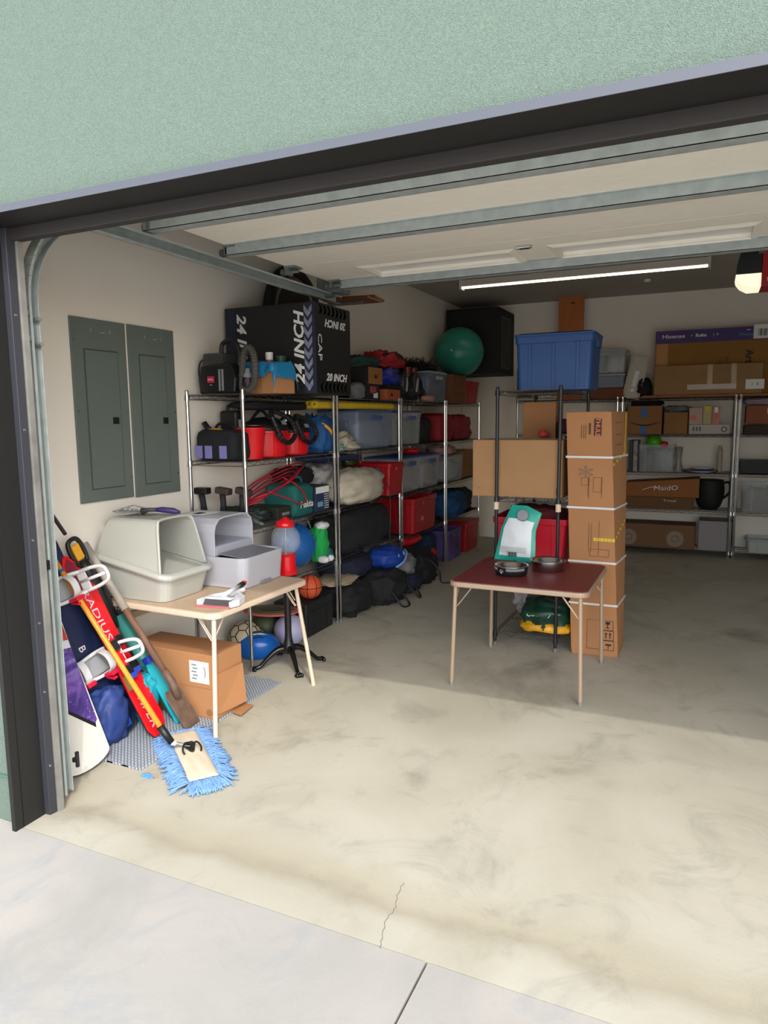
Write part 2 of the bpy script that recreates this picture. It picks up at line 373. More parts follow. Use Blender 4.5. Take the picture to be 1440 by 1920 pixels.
MB().box(-.09, .03, 2.55, 2.60, 2.56, 3.12).build('hanger_strap', galvd, t)
m = MB(); m.cyl((.015, .10, .13), (.015, .10, .20), .009, n=8); m.box(.0, .012, .085, .108, .155, .175); m.build('bottom_roller', black, t)

# overhead door, open
DZ = 2.655; DX0, DX1 = -2.515, 2.40
t = thing('garage_door', 'cream insulated sectional garage door rolled up overhead, with steel struts', 'garage door', (0, 2.2, DZ))
wins = [(-2.08, -1.12), (-.86, .16), (.42, 1.38), (1.62, 2.3)]; WY0, WY1 = 4.215, 4.515
ys = [2.17, 2.80, 3.405, 4.01, 4.64]
for i in range(3):
    MB().box(DX0, DX1, ys[i]-2.2+.002, ys[i+1]-2.2-.002, 0, .045).build('door_panel', doorw, t, bevel=.003)
m = MB(); a, b_ = ys[3]-2.2+.002, ys[4]-2.2; y0, y1 = WY0-2.2, WY1-2.2
m.box(DX0, DX1, a, y0, 0, .045); m.box(DX0, DX1, y1, b_, 0, .045); xs = [DX0]+[v for w_ in wins for v in w_]+[DX1]
for i in range(0, len(xs), 2): m.box(xs[i], xs[i+1], y0, y1, 0, .045)
m.build('door_panel', doorw, t)
for (a, b_) in wins:
    m = MB(); o_ = [(a-.04, y0-.03), (b_+.04, y0-.03), (b_+.04, y1+.03), (a-.04, y1+.03)]; i_ = [(a, y0), (b_, y0), (b_, y1), (a, y1)]
    for j in range(4):
        k = (j+1) % 4
        m.add([(*o_[j], -.001), (*o_[k], -.001), (*i_[k], -.014), (*i_[j], -.014)], [(0, 1, 2, 3)])
        m.add([(*i_[j], -.014), (*i_[k], -.014), (*i_[k], -.001), (*i_[j], -.001)], [(0, 1, 2, 3)])
    f = m.build('window_frame', doorw, t)
    MB().box(a, b_, y0, y1, .022, .026).build('pane', M('frosted_pane', '#e3e2dc', .5), f)
def strut(y, d=.07, dep=.055, x0=-2.46, x1=2.45):
    y -= 2.2; m = MB(); m.box(x0, x1, y-d/2, y-d/2+.003, -dep, 0); m.box(x0, x1, y+d/2-.003, y+d/2, -dep, 0); m.box(x0, x1, y-d/2, y+d/2, -dep, -dep+.003)
    m.box(x0, x1, y-d/2-.02, y-d/2, -.004, 0); m.build('strut', galv, t)
strut(2.80, x0=-2.56); strut(3.40, x0=-2.52); strut(4.585, .075, .06, x0=-2.42)
strut(2.21, .05, .03)
for (hx, hy) in ((-2.50, 2.80), (-2.50, 3.405), (-2.49, 4.02), (-2.46, 4.55)):
    m = MB(); m.box(hx-.03, hx+.05, hy-2.25, hy-2.15, -.012, 0); m.cyl((hx-.07, hy-2.2, -.03), (hx+.05, hy-2.2, -.03), .011, n=8); m.box(hx-.03, hx-.01, hy-2.24, hy-2.17, -.05, 0)
    m.cyl((hx-.075, hy-2.2, -.03), (hx-.05, hy-2.2, -.03), .024, n=12); m.build('roller_hinge', galvd, t)
m = MB(); m.box(-2.52, -2.44, 4.60-2.2, 4.74-2.2, -.07, .04)
for i in range(9): m.tube([(-2.51+i*.009, 2.41, -.08), (-2.51+i*.009, 2.41+.05, -.05), (-2.51+i*.009, 2.41, -.01)], .003, 5)
m.build('end_bracket', galvd, t)
lk = at(982, 460, z=DZ); m = MB(); m.prism([(-.045, -.018), (.035, -.018), (.05, .0), (.03, .022), (-.03, .022), (-.05, .004)], -.018, 0, 'xy')
m.v = [(v[0]+lk.x, v[1]+lk.y-2.2, v[2]) for v in m.v]; lo = m.build('latch_plate', chrome, t, bevel=.003)
MB().box(lk.x-.02, lk.x+.028, lk.y-2.2-.009, lk.y-2.2+.008, -.0215, -.0165).build('key_slot', black, lo)

# ceiling light
a, b_ = at(866, 545, z=3.08), at(1330, 500, z=3.08); yl = (a.y+b_.y)/2
t = thing('shop_light', 'long white ceiling shop light glowing above the back of the garage', 'ceiling light', ((a.x+b_.x)/2, yl+.05, 3.09)); hw = (b_.x-a.x)/2
MB().box(-hw, hw, -.055, .055, .025, .095).build('housing', M('warm_white_enamel', '#cfc4b8', .5), t, bevel=.004)
MB().box(-hw+.015, hw-.015, -.024, .024, .010, .025).build('diffuser', M('lit_diffuser', '#ffe9cf', .4, emit=6), t, bevel=.004)
for s in (-1, 1):
    MB().box(s*hw-.012, s*hw+.012, -.058, .058, -.004, .1).build('end_cap', white, t)
m = MB()
m.cyl((0, 0, -.03), (0, 0, 0), .006); m.build('pull_switch', black, t)
p = at(1214, 527, z=3.17)
t = thing('smoke_detector', 'tiny round white detector on the ceiling behind the shop light', 'detector', p); MB().lathe([(.03, -.012), (.038, 0), (.038, .02)], n=20).build('body', white, t, smooth=True); MB().lathe([(.008, -.016), (.01, -.012)], n=10).build('sensor', grey, t)
# door opener
p0 = at(1380, 515, y=6.3); p1 = at(1428, 512, y=6.3)
t = thing('door_opener', 'ceiling-hung door opener with black body, glowing cream lens and red side panel', 'door opener', (p1.x, 6.3, p0.z))
wd = p1.x-p0.x
prof = [(-wd*math.cos(a), .16*math.sin(a)) for a in [PI/2*i/8 for i in range(9)]]
MB().prism([(-wd, 0)]+[(-wd*math.cos(a)**.8 if i else -wd, .27*math.sin(a)) for i, a in enumerate([PI/2*k/8 for k in range(9)])]+[(0, 0)], 0, .34, 'xz').build('body', black, t, bevel=.004)
MB().prism([(-wd, 0), (-wd*.97, -.03), (-wd*.8, -.07), (-wd*.5, -.1), (0, -.1), (0, 0)], .01, .33, 'xz').build('lens', M('lit_lens', '#fff0cf', .4, emit=1.1), t)
MB().box(.002, .16, 0, .34, -.1, .25).build('side_panel', redd, t, bevel=.004)
text('||||', .03, inkw, t, (.06, -.001, -.05), (1, 0, 0), (0, 0, 1), name='marking', sx=1.5)
MB().box(-.02, 0, .1, .13, .25, ZC-p0.z).build('hanger_strap', galvd, t)
MB().box(-.03, .03, -1.6, 0, .14, .17).build('drive_rail', galvd, t)

# electrical panels
for i, (y0, y1, z0, z1, lb) in enumerate(((2.855, 3.257, 1.222, 2.256, 'grey electrical panel nearer the garage door, flush on the left wall'),
                                       (3.277, 3.676, 1.216, 2.258, 'grey electrical panel nearer the shelves, scratched along its top edge'))):
    t = thing('electrical_panel', lb, 'electrical panel', (X0, (y0+y1)/2, z0), 0, 'electrical panels on the left wall'); hw = (y1-y0)/2; h = z1-z0
    MB().box(0, .012, -hw, hw, 0, h).build('cover', panelg, t, bevel=.003)
    MB().box(.0121, .0126, -hw*.60, hw*.66 if i == 0 else hw*.56, h*.068, h*.838).build('door_gap', M('dark_enamel_gap', '#474f4a', .7), t); d = MB().box(.012, .0185, -hw*.56, hw*.62 if i == 0 else hw*.52, h*.075, h*.83).build('door', panelg, t, bevel=.0015)
    MB().box(.0165, .024, hw*.30, hw*.52, h*.43, h*.468).build('latch', black, d, bevel=.002)
    for zz in (.12, .5, .88):
        for s in (-1, 1): MB().lathe([(.006, .0), (.005, .003)], (.012, s*hw*.9, h*zz), 8, (1, 0, 0)).build('screw', chrome, t)
    for q in range(3): MB().box(.0121, .0125, -.06+.07*q, -.056+.07*q+(.03 if q == 1 else 0), h*.93, h*.93+(.004 if q == 1 else .02)).build('scratch', M('bare_scratch', '#a7aca8', .6), t)

# ================================================================== wire racks
def rack(name, label, x, y, rz, Lx, D, H, shelves, pm, wm, group, caps=True):
    t = thing(name, label, 'shelving unit', (x, y, 0), rz, group)
    for (a, b_) in ((0, 0), (Lx, 0), (Lx, D), (0, D)):
        m = MB(); m.cyl((a, b_, .03), (a, b_, H), .0127, n=12); m.cyl((a, b_, H), (a, b_, H+.008), .0145, .012, n=12)
        for z in shelves: m.cyl((a, b_, z-.035), (a, b_, z+.004), .019, .0165, n=12)
        p = m.build('post', pm, t, smooth=False); MB().lathe([(.013, 0), (.016, .004), (.016, .02), (.008, .03)], (a, b_, .0), 10).build('levelling_foot', galvd, p)
    for z in shelves:
        m = MB()
        for (yy) in (0, D):
            m.cyl((0, yy, z), (Lx, yy, z), .0035, n=6, cap=False); m.cyl((0, yy, z-.028), (Lx, yy, z-.028), .003, n=6, cap=False)
            k = int(Lx/.05); zz = [(Lx*i/k, yy, z if i % 2 else z-.028) for i in range(k+1)]; m.tube(zz, .0022, 4)
        for (xx) in (0, Lx):
            m.cyl((xx, 0, z), (xx, D, z), .0035, n=6, cap=False); m.cyl((xx, 0, z-.028), (xx, D, z-.028), .003, n=6, cap=False)
            k = int(D/.05); zz = [(xx, D*i/k, z if i % 2 else z-.028) for i in range(k+1)]; m.tube(zz, .0022, 4)
        k = int(Lx/.026)
        for i in range(1, k): m.cyl((Lx*i/k, 0, z+.001), (Lx*i/k, D, z+.001), .0018, n=4, cap=False)
        for i in (1, 2): m.cyl((0, D*i/3, z-.003), (Lx, D*i/3, z-.003), .0025, n=4, cap=False)
        m.build('shelf', wm, t, weld=False)
    return t
LX = -2.735                 # front plane of the racks on the left wall
SH = [1.85, 1.41, .955, .53]
g = 'chrome wire racks along the left wall'
for i, (ya, yb, lb) in enumerate(((3.775, 4.985, 'chrome wire rack nearest the garage door, behind the tan folding table'),
        (5.04, 6.30, 'second chrome wire rack along the left wall, with yellow foam noodles at its top'),
        (6.355, 7.60, 'third chrome wire rack along the left wall, holding skates and red bags'),
        (7.655, 8.92, 'chrome wire rack in the back left corner under the green ball'))):
    rack('wire_rack', lb, -3.185, ya, 90, yb-ya, -.45, 1.875, SH if i < 2 else [1.86, 1.41, .93, .50], chrome, wirem, g)
BY = 9.12; BS = [1.895, 1.46, 1.0, .55, .075]
g = 'chrome wire racks along the back wall'
for xa, xb, lb in ((-2.28, -1.04, 'chrome wire rack on the back wall behind the blue storage tote'), (-.98, .26, 'chrome wire rack on the back wall under the purple-topped television carton'), (.315, 1.55, 'chrome wire rack at the right end of the back wall, cut by the frame')):
    rack('wire_rack', lb, xa, BY, 0, xb-xa, .43, 1.91, BS, chrome, wirem, g)
BR = rack('wire_rack', 'narrow black wire rack standing alone in the middle of the garage', -1.385, 4.96, 0, .445, 1.22, 1.89, [1.87, 1.105, .60, .10], blackmetal, wirem, None)
for xx in (0, .445): MB().cyl((xx, 0, 1.02), (xx, 0, 1.075), .019, n=14).build('post_sleeve', M('cream_sleeve', '#d9c7ab', .6), BR)
# ================================================================== folding tables
beige = M('beige_enamel_steel', '#cfbba6', .42)
def rrect(x0, x1, y0, y1, r, n=7):
    o = []
    for cx, cy, a0 in ((x1-r, y1-r, 0), (x0+r, y1-r, 90), (x0+r, y0+r, 180), (x1-r, y0+r, 270)):
        for i in range(n+1): a = math.radians(a0+90*i/n); o.append((cx+r*math.cos(a), cy+r*math.sin(a)))
    return o
def card_table(label, cx, cy, w_, d, h, rz, topm, edgem, legs):
    t = thing('folding_table', label, 'table', (cx, cy, 0), rz)
    MB().prism(rrect(-w_/2, w_/2, -d/2, d/2, .065), h-.034, h-.002, 'xy').build('frame', edgem, t, bevel=.008)
    MB().prism(rrect(-w_/2+.012, w_/2-.012, -d/2+.012, d/2-.012, .058), h-.004, h+.002, 'xy').build('tabletop', topm, t, bevel=.001)
    for (lx, ly, fx_, fy_) in legs:
        g_ = MB(); g_.cyl((lx, ly, h-.03), (fx_, fy_, .015), .0125, n=12); p = g_.build('leg', edgem, t, smooth=False)
        MB().cyl((fx_, fy_, 0), (fx_, fy_, .02), .014, n=12).build('foot_cap', beige if edgem is beige else grey, p)
        sx, sy = -math.copysign(1, lx), -math.copysign(1, ly)
        b = MB()
        for o_ in (-.006, .006): b.tube([(lx+sx*.11, ly+o_, h-.03), (lx+sx*.02, ly+o_, h-.15), (lx, ly+o_, h-.17)], .0035, 6)
        b.tube([(lx, ly+sy*.09, h-.03), (lx, ly+sy*.01, h-.13)], .0035, 6)
        b.build('brace', edgem, t)
    return t
tan_top = M('tan_vinyl', '#b79f85', .55, var=.05, vscale=30, bump=.15, bscale=200)
card_table('tan folding table with cream rim carrying the cat litter boxes', -2.705, 3.32, .86, .92, .68, -1.5, tan_top, beige,
           [(-.39, -.41, -.40, -.44), (.39, -.42, .41, -.47), (.36, .40, .47, .41), (-.38, .41, -.38, .43)])
maroon = M('maroon_vinyl', '#70262a', .5, var=.12, vscale=7, bump=.12, bscale=150)
card_table('maroon-topped folding table with two pet bowls on it', -1.008, 4.46, .85, .85, .68, 0, maroon, M('tarnished_beige_steel', '#a8927c', .4, metal=.15),
           [(-.385, -.385, -.41, -.385), (.375, -.385, .39, -.395), (.39, .375, .405, .39), (-.37, .38, -.39, .43)])

# ================================================================== cat litter boxes and what lies with them
def loft(rings, close=True):
    m = MB(); n = len(rings[0]); vs = sum([list(r) for r in rings], [])
    m.add(vs, [(i*n+j, i*n+(j+1) % n, (i+1)*n+(j+1) % n, (i+1)*n+j) for i in range(len(rings)-1) for j in range(n)]+([tuple(range(n)), tuple((len(rings)-1)*n+j for j in range(n))] if close else []))
    return m
def rr3(x0, x1, y0, y1, z, r=.05, tilt=0, n=5):
    return [(x, y, z+tilt*(x-(x0+x1)/2)) for x, y in rrect(x0, x1, y0, y1, r, n)]
t = thing('litter_box', 'hooded warm grey litter box nearest the garage door, scoop on its roof', 'litter box', (-2.915, 3.10, .684), 0, 'litter boxes on the tan table')
hx, hy = .262, .195
# pan
m = loft([rr3(-hx+.02, hx-.03, -hy+.02, hy-.02, 0, .06), rr3(-hx-.01, hx, -hy, hy, .17, .06, -.16), rr3(-hx-.012, hx+.012, -hy-.012, hy+.012, .175, .07, -.16), rr3(-hx+.01, hx-.012, -hy+.02, hy-.02, .17, .05, -.16), rr3(-hx+.04, hx-.05, -hy+.04, hy-.04, .01, .05)])
m.build('pan', litgrey, t, smooth=False, bevel=.002)
m = loft([rr3(-hx-.025, hx+.02, -hy-.022, hy+.022, .178, .07, -.18), rr3(-hx-.028, hx+.024, -hy-.026, hy+.026, .19, .075, -.18), rr3(-hx-.02, hx+.02, -hy-.02, hy+.02, .205, .07, -.18),
          rr3(-hx+.0, hx-.0, -hy+.0, hy-.0, .21, .05, -.18), rr3(-hx+.0, hx-.0, -hy+.0, hy-.0, .178, .05, -.18)])
m.build('rim', litgrey, t, bevel=.002)
# hood with a big opening on +x
h0 = rr3(-hx+.0, hx-.01, -hy+.01, hy-.01, .20, .05, -.18); zt = .452
m = MB()
A = [(-.215, -.185, .235), (-.195, -.145, .43), (-.17, -.12, .452)]            # back corner profile (x,y,z) near side
def hood(sgn):
    y = lambda v: sgn*v
    # side wall: from back to slanted front edge
    B = [(-.250, y(.19), .238), (.222, y(.19), .158), (.178, y(.145), .425), (-.195, y(.145), .425)]
    Bi = [(x, yy-sgn*.006, z) for x, yy, z in B]
    return B, Bi
for sgn in (-1, 1):
    B, Bi = hood(sgn); m.hexa(B, Bi)
    T_ = [(-.195, sgn*.145, .425), (.178, sgn*.145, .425), (.168, sgn*.115, .452), (-.175, sgn*.115, .452)]; m.hexa(T_, [(x, y-sgn*.004, z-.006) for x, y, z in T_])
m.hexa([(-.175, -.115, .452), (.168, -.115, .452), (.168, .115, .452), (-.175, .115, .452)], [(-.175, -.115, .447), (.168, -.115, .447), (.168, .115, .447), (-.175, .115, .447)])
m.hexa([(-.250, -.19, .238), (-.250, .19, .238), (-.195, .145, .425), (-.195, -.145, .425)], [(-.244, -.19, .238), (-.244, .19, .238), (-.189, .145, .425), (-.189, -.145, .425)])
m.hexa([(-.195, -.145, .425), (-.195, .145, .425), (-.175, .115, .452), (-.175, -.115, .452)], [(-.19, -.145, .42), (-.19, .145, .42), (-.17, .115, .446), (-.17, -.115, .446)])
# rounded arch at the opening
ar = smooth_path([(.222, -.192, .162), (.200, -.17, .30), (.180, -.147, .42), (.170, -.115, .45), (.168, 0, .455), (.170, .115, .45), (.180, .147, .42), (.200, .17, .30), (.222, .192, .162)], 5)
m.build('hood', litgrey, t, bevel=.004)
MB().tube(ar, .008, 8).build('opening_lip', litgrey, t, smooth=True)
MB().box(-.16, .02, -.05, .05, .452, .4545).build('roof_vent', M('mid_grey_grille', '#8f8f88', .6), t)

t = thing('litter_box', 'taller cool white litter box behind, with sticker on its arched hood and front tray', 'litter box', (-2.80, 3.565, .684), 0, 'litter boxes on the tan table')
m = loft([rr3(-.29, .335, -.215, .215, .0, .05), rr3(-.29, .335, -.215, .215, .02, .05), rr3(-.30, .35, -.225, .225, .17, .06), rr3(-.30, .35, -.225, .225, .185, .06), rr3(-.29, .335, -.21, .21, .185, .05), rr3(-.27, .30, -.19, .19, .12, .05)])
m.build('base', litwhite, t, bevel=.004)
prof = [(-.20, .17), (-.20, .33), (-.185, .375), (-.15, .405), (-.10, .415), (.10, .415), (.15, .405), (.185, .375), (.20, .33), (.20, .17)]
pin = [(y*.955, z-.010 if z > .2 else z) for y, z in prof]; m = MB(); n_ = len(prof)
def ringp(P, x, k=1): return [(x, y*k, .17+(z-.17)*(1 if k == 1 else .93)) for y, z in P]
rs = [ringp(prof, -.28, .93), ringp(prof, -.22), ringp(prof, .12), ringp(pin, .12), ringp(pin, -.21)]
vs = sum(rs, []); m.add(vs, [(i*n_+j, i*n_+j+1, (i+1)*n_+j+1, (i+1)*n_+j) for i in range(4) for j in range(n_-1)]+[tuple(range(n_))])
m.build('hood', litwhite, t, smooth=False, bevel=.003)
MB().hexa([(.13, -.17, .188), (.31, -.17, .175), (.31, .17, .175), (.13, .17, .188)], [(.13, -.17, .196), (.31, -.17, .181), (.31, .17, .181), (.13, .17, .196)]).build('entry_grid', M('mid_grey_plastic', '#7f8187', .5), t)
MB().box(-.20, .118, -.188, .188, .175, .24).build('inner_tray', M('bluish_grey_plastic', '#a9adba', .45), t, bevel=.01)
quad('sticker', paper, t, (-.10, -.04, .4175), (0, 1, 0), (-1, 0, 0), .17, .15); quad('sticker_print', ink, t, (-.10, -.06, .4190), (0, 1, 0), (-1, 0, 0), .07, .05)
MB().box(.345, .352, -.05, .05, .0, .02).build('latch_notch', grey, t)

t = thing('litter_scoop', 'slotted grey litter scoop with purple grip lying on the grey litter box roof', 'scoop', (-2.965, 3.08, 1.143), 22)
m = MB(); n1, n2 = 10, 8
for i in range(n1):
    for j in range(n2):
        if (i % 2 == 1 and j % 2 == 1): continue
        def P(a, b): 
            u = a/n1*.14-.14; v = (b/n2-.5)*.12*(1-.25*(a/n1)); return (u, v, .012+.9*(v*v)*4+.02*(1-a/n1)**3*0+(.035 if False else 0)+.12*max(0, -.1-u))
        c = [P(i, j), P(i+1, j), P(i+1, j+1), P(i, j+1)]; m.hexa(c, [(x, y, z+.003) for x, y, z in c])
for s in (-1, 1): m.tube([(-.14, s*.06, .03), (-.07, s*.055, .05), (0, s*.045, .035)], .004, 6)
m.tube([(-.145, -.06, .03), (-.147, 0, .018), (-.145, .06, .03)], .004, 6); m.build('scoop_head', M('speckled_grey_plastic', '#8c8c8c', .5, var=.35, vscale=60), t)
MB().tube([(0, 0, .02), (.04, 0, .03), (.09, 0, .03)], [.02, .012, .012], 10).build('neck', dgrey, t, smooth=True)
MB().tube([(.085, 0, .03), (.12, 0, .03), (.19, 0, .022), (.225, 0, .014)], [.012, .017, .018, .008], 12).build('handle', M('purple_rubber', '#3b2a63', .5), t, smooth=True)

t = thing('dustpan', 'white dustpan with pink lip holding a black-bristled hand brush on the tan table', 'dustpan', (-2.40, 3.045, .684), 8)
m = MB(); P = [(-.10, -.075), (.10, -.085), (.125, -.02), (.115, .06), (.06, .12), (.02, .16), (-.02, .14), (-.075, .05)]
m.prism(P, 0, .005, 'xy')
for a, b_ in list(zip(P, P[1:]+P[:1]))[1:]:
    m.hexa([(a[0], a[1], 0), (b_[0], b_[1], 0), (b_[0]*.93, b_[1]*.93, 0), (a[0]*.93, a[1]*.93, 0)], [(a[0]*1.02, a[1]*1.02, .035), (b_[0]*1.02, b_[1]*1.02, .035), (b_[0]*.96, b_[1]*.96, .035), (a[0]*.96, a[1]*.96, .035)])
m.build('pan', white, t, bevel=.003)
MB().box(-.105, .105, -.092, -.078, 0, .007).build('rubber_lip', M('pink_rubber', '#e0606c', .6), t)
MB().tube(smooth_path([(.0, .10, .03), (.015, .16, .035), (.03, .21, .03)], 5), [.02]*10+[.016], 10).build('handle', white, t, smooth=True)
br = thing('hand_brush', 'black-bristled hand brush with red-tipped grip lying in the white dustpan', 'brush', (-2.40, 3.045, .69), 8)
m = MB(); m.box(-.06, .095, -.055, -.022, .028, .04); m.build('brush_head', white, br, bevel=.004)
m = MB()
for i in range(24):
    for j in range(5):
        x = -.058+i*.0065; y = -.058-j*.005+.02; m.cyl((x, y, .03), (x-.004, y-.02+.0, .002), .0022, .0015, n=4)
m.build('bristles', black, br)
MB().tube([(.03, -.03, .045), (.03, .06, .05), (.03, .15, .055)], [.013, .012, .012], 10).build('handle', white, br, smooth=True)
MB().tube([(.03, .15, .055), (.032, .19, .058), (.034, .215, .058)], [.0135, .016, .012], 10).build('grip', black, br, smooth=True)
MB().tube([(.034, .205, .066), (.034, .225, .062)], [.012, .01], 10).build('grip_tip', red, br, smooth=True)

# gumball machine on a cast-iron pedestal
gx, gy = -2.555, 3.955
t = thing('pedestal_stand', 'black cast-iron pedestal with claw feet behind the tan table', 'stand', (gx, gy, 0))
MB().lathe([(.04, .10), (.05, .13), (.035, .16), (.026, .20), (.023, .24), (.023, .40), (.026, .55), (.026, .60), (.035, .615), (.03, .63), (.07, .64), (.07, .648)], n=20).build('column', black, t, smooth=True)
gloss = M('gloss_black_iron', '#0c0c0d', .22)
for a in (38, 128, 218, 308):
    d = Vector((math.cos(math.radians(a-90+10)), math.sin(math.radians(a-90+10)), 0))
    m = MB(); pts = smooth_path([d*.02+Vector((0, 0, .13)), d*.08+Vector((0, 0, .125)), d*.15+Vector((0, 0, .075)), d*.20+Vector((0, 0, .028)), d*.235+Vector((0, 0, .022))], 5)
    m.tube(pts, [.026-.012*min(1, i/12) for i in range(len(pts))], 10); q = m.build('claw_leg', gloss, t, smooth=True)
    m = MB(); s = Vector((-d.y, d.x, 0))
    for k in (-1, 0, 1): m.soft(d*.245+s*k*.016+Vector((0, 0, .016)), (.018, .012, .015), 1, 0, nu=10, nv=6)
    m.build('claw', gloss, q, smooth=True)
t = thing('gumball_machine', 'red gumball machine with empty clear globe standing on the black pedestal', 'gumball machine', (gx, gy, .65))
MB().lathe([(.075, 0), (.078, .01), (.066, .03), (.062, .12), (.068, .135), (.06, .14)], n=4+24).build('base', M('glossy_red_metal', '#d3141f', .22), t, smooth=False)
MB().box(-.02, .02, -.078, -.06, .03, .10).build('coin_plate', M('glossy_red_metal', '#d3141f', .22), t)
MB().lathe([(.055, .14), (.085, .17), (.10, .21), (.098, .26), (.08, .30), (.055, .325)], n=28, cap=False).build('globe', glass, t, smooth=True)
MB().cyl((0, 0, .14), (0, 0, .33), .004).build('centre_rod', steel, t)
MB().lathe([(.062, .322), (.066, .335), (.055, .36), (.02, .375), (.014, .385), (.001, .39)], n=28).build('lid', M('glossy_red_metal', '#d3141f', .22), t, smooth=True)

# ================================================================== pet bowls, pouch, on the maroon table
def bowl(label, c, r, h, outer, deco):
    t = thing('pet_bowl', label, 'bowl', c, 0, 'pet bowls on the maroon table')
    MB().lathe([(r*.80, .012), (r*.84, 0), (r*.92, .004), (r*.99, h*.9), (r*.99, h)], n=40, cap=False).build('outer_shell', outer, t, smooth=True)
    MB().lathe([(r*1.0, h-.004), (r*1.04, h), (r*1.0, h+.003), (r*.88, h-.006), (r*.78, .02), (r*.3, .014), (.001, .014)], n=40, cap=False).build('inner_dish', steel, t, smooth=True)
    MB().lathe([(r*.80, .0), (r*.86, 0), (r*.86, .006), (r*.80, .006)], n=40).build('rubber_ring', black, t)
    if deco:
        m = MB()
        for q in range(-30, 31):
            if abs(q) < 7: continue
            a = -PI/2-.40+q*.05
            for k in range(5): 
                z = .014+k*.009; rr_ = r*(.845+.075*0+.15*(z/h))+.0012
                p = Vector((math.cos(a)*rr_*1.01, math.sin(a)*rr_*1.01, z)); tn = Vector((-math.sin(a), math.cos(a), 0))*.0019; up = Vector((0, 0, .0026)); nn = Vector((math.cos(a), math.sin(a), 0))*.001
                m.hexa([p-tn-up-nn, p+tn-up-nn, p+tn+up-nn, p-tn+up-nn], [p-tn-up+nn, p+tn-up+nn, p+tn+up+nn, p-tn+up+nn])
        m.build('mesh_pattern', M('grey_dots', '#a3a3a3', .5), t)
        m = MB(); a = -PI/2-.40; nn = Vector((math.cos(a), math.sin(a), 0)); tn = Vector((-math.sin(a), math.cos(a), 0)); rr_ = r*.945
        for (u, v, s_) in ((0, -.004, .0075), (-.012, .004, .0038), (-.005, .011, .0038), (.005, .011, .0038), (.012, .004, .0038)):
            p = nn*(rr_+.001)+tn*u+Vector((0, 0, h*.5+v)); m.lathe([(s_, -.002), (s_*.9, .002), (.0005, .0022)], p, 10, tuple(nn))
        m.build('paw_print', M('grey_dots', '#a3a3a3', .5), t)
    return t
bowl('smaller pet bowl with black paw-print sides, front left on maroon table', (-1.115, 4.36, .683), .108, .062, black, True)
bowl('larger plain stainless steel pet bowl, behind the paw-print bowl', (-.925, 4.58, .683), .112, .066, steel, False)
t = thing('litter_pouch', 'crumpled teal and white pouch with round grey cap slumped on the maroon table', 'pouch', (-1.20, 4.80, .684), -6)
m = MB(); nu, nv = 20, 22; vs = []
def pv(i, j, sd_):
    u = i/nu-.5; v = j/nv; wd_ = .30*(1-.28*v)+.0; x = u*wd_+.02*v+(.0 if v < .6 else (v-.6)*.10); z = v*.385*(1-.25*max(0, u-.0)*v)
    bul = math.sin(PI*(u+.5))**.7*math.sin(PI*min(1, v*1.0)+.0)**.5 if 0 < v < 1 else 0
    y = -.02+v*.075+sd_*.036*(bul if isinstance(bul, float) else 0)+.006*noise.noise(Vector((x*14, z*14, sd_)))
    return (x, y, z)
for sd_ in (-1, 1):
    base = len(vs); vs = [pv(i, j, sd_) for j in range(nv+1) for i in range(nu+1)]
    m.add(vs, [(j*(nu+1)+i, j*(nu+1)+i+1, (j+1)*(nu+1)+i+1, (j+1)*(nu+1)+i) for j in range(nv) for i in range(nu)])
po = m.build('pouch_body', M('teal_film', '#1fa08d', .38), t, smooth=True)
m = MB(); K = lambda i, j: (lambda p: (p[0], p[1]-.0022, p[2]))(pv(i, j, -1))
lo_, hi_ = 2, 18
vs = [K(i, j) for j in range(2, 18) for i in range(2, 19)]; w_ = 17
m.add(vs, [(j*w_+i, j*w_+i+1, (j+1)*w_+i+1, (j+1)*w_+i) for j in range(15) for i in range(16)]); m.build('white_panel', M('white_film', '#d5dadd', .35), t, smooth=True)
m = MB()
for q in range(10): m.box(-.04+q*.007, -.04+q*.007+(.0045 if q % 3 else .002), -.048, -.046, .035, .068)
m.build('barcode', ink, t)
m = MB()
for q in range(4): m.box(-.11, .10, -.058, -.0565, .068+q*.011, .070+q*.011)
m.build('fine_print', M('grey_ink', '#7a8a8c', .7), t)
c = pv(9, 18, -1); MB().lathe([(.042, 0), (.042, .014), (.036, .02), (.001, .022)], (c[0]+.02, c[1]-.002, c[2]+.005), 28, (.15, -1, .25)).build('cap', grey, t, smooth=False)

# ================================================================== middle of the garage: black rack goods
a = at(973, 626, y=5.12); b_ = at(1105, 620, y=5.12)
tote('storage_tote', 'large blue plastic tote with lid on top of the black rack', 'storage bin', ((a.x+b_.x)/2+.0, 5.12+.22, 1.874), b_.x-a.x+.07, .42, a.z-1.874-.02, bluep, bluep, 0, .92)
t, a, b_, h = carton('wide plain cardboard box on the black rack shelf, overhanging its left side', -1.575, -.925, 4.985, 5.42, 1.11, 1.522, 0, cardp, True)
quad('faint_print', brownink, t, (-a+.05, -b_-.0005, .06), (1, 0, 0), (0, 0, 1), .02, .003); quad('faint_print', brownink, t, (a-.03, -b_-.0005, .05), (1, 0, 0), (0, 0, 1), .015, .05)
tote('storage_bin', 'bright red storage bin low on the black rack behind the maroon table', 'storage bin', (-1.165, 5.30, .605), .56, .48, .345, M('bright_red_bin', '#c8102c', .42), None, 0, .86, openc=True)
bag('blanket', 'dark red bedding heaped in the red bin of the black rack', 'blanket', (-1.16, 5.3, .90), (.2, .18, .06), M('dark_red_fabric', '#5a1218', .9, bump=.4), .6, .2, 5)
t = bag('pet_food_bag', 'green pet food bag with yellow band on the lowest black rack shelf', 'bag', (-1.03, 5.20, .105), (.19, .22, .125), M('dark_green_film', '#12382a', .3, var=.4, vscale=8), .65, .16, 3)
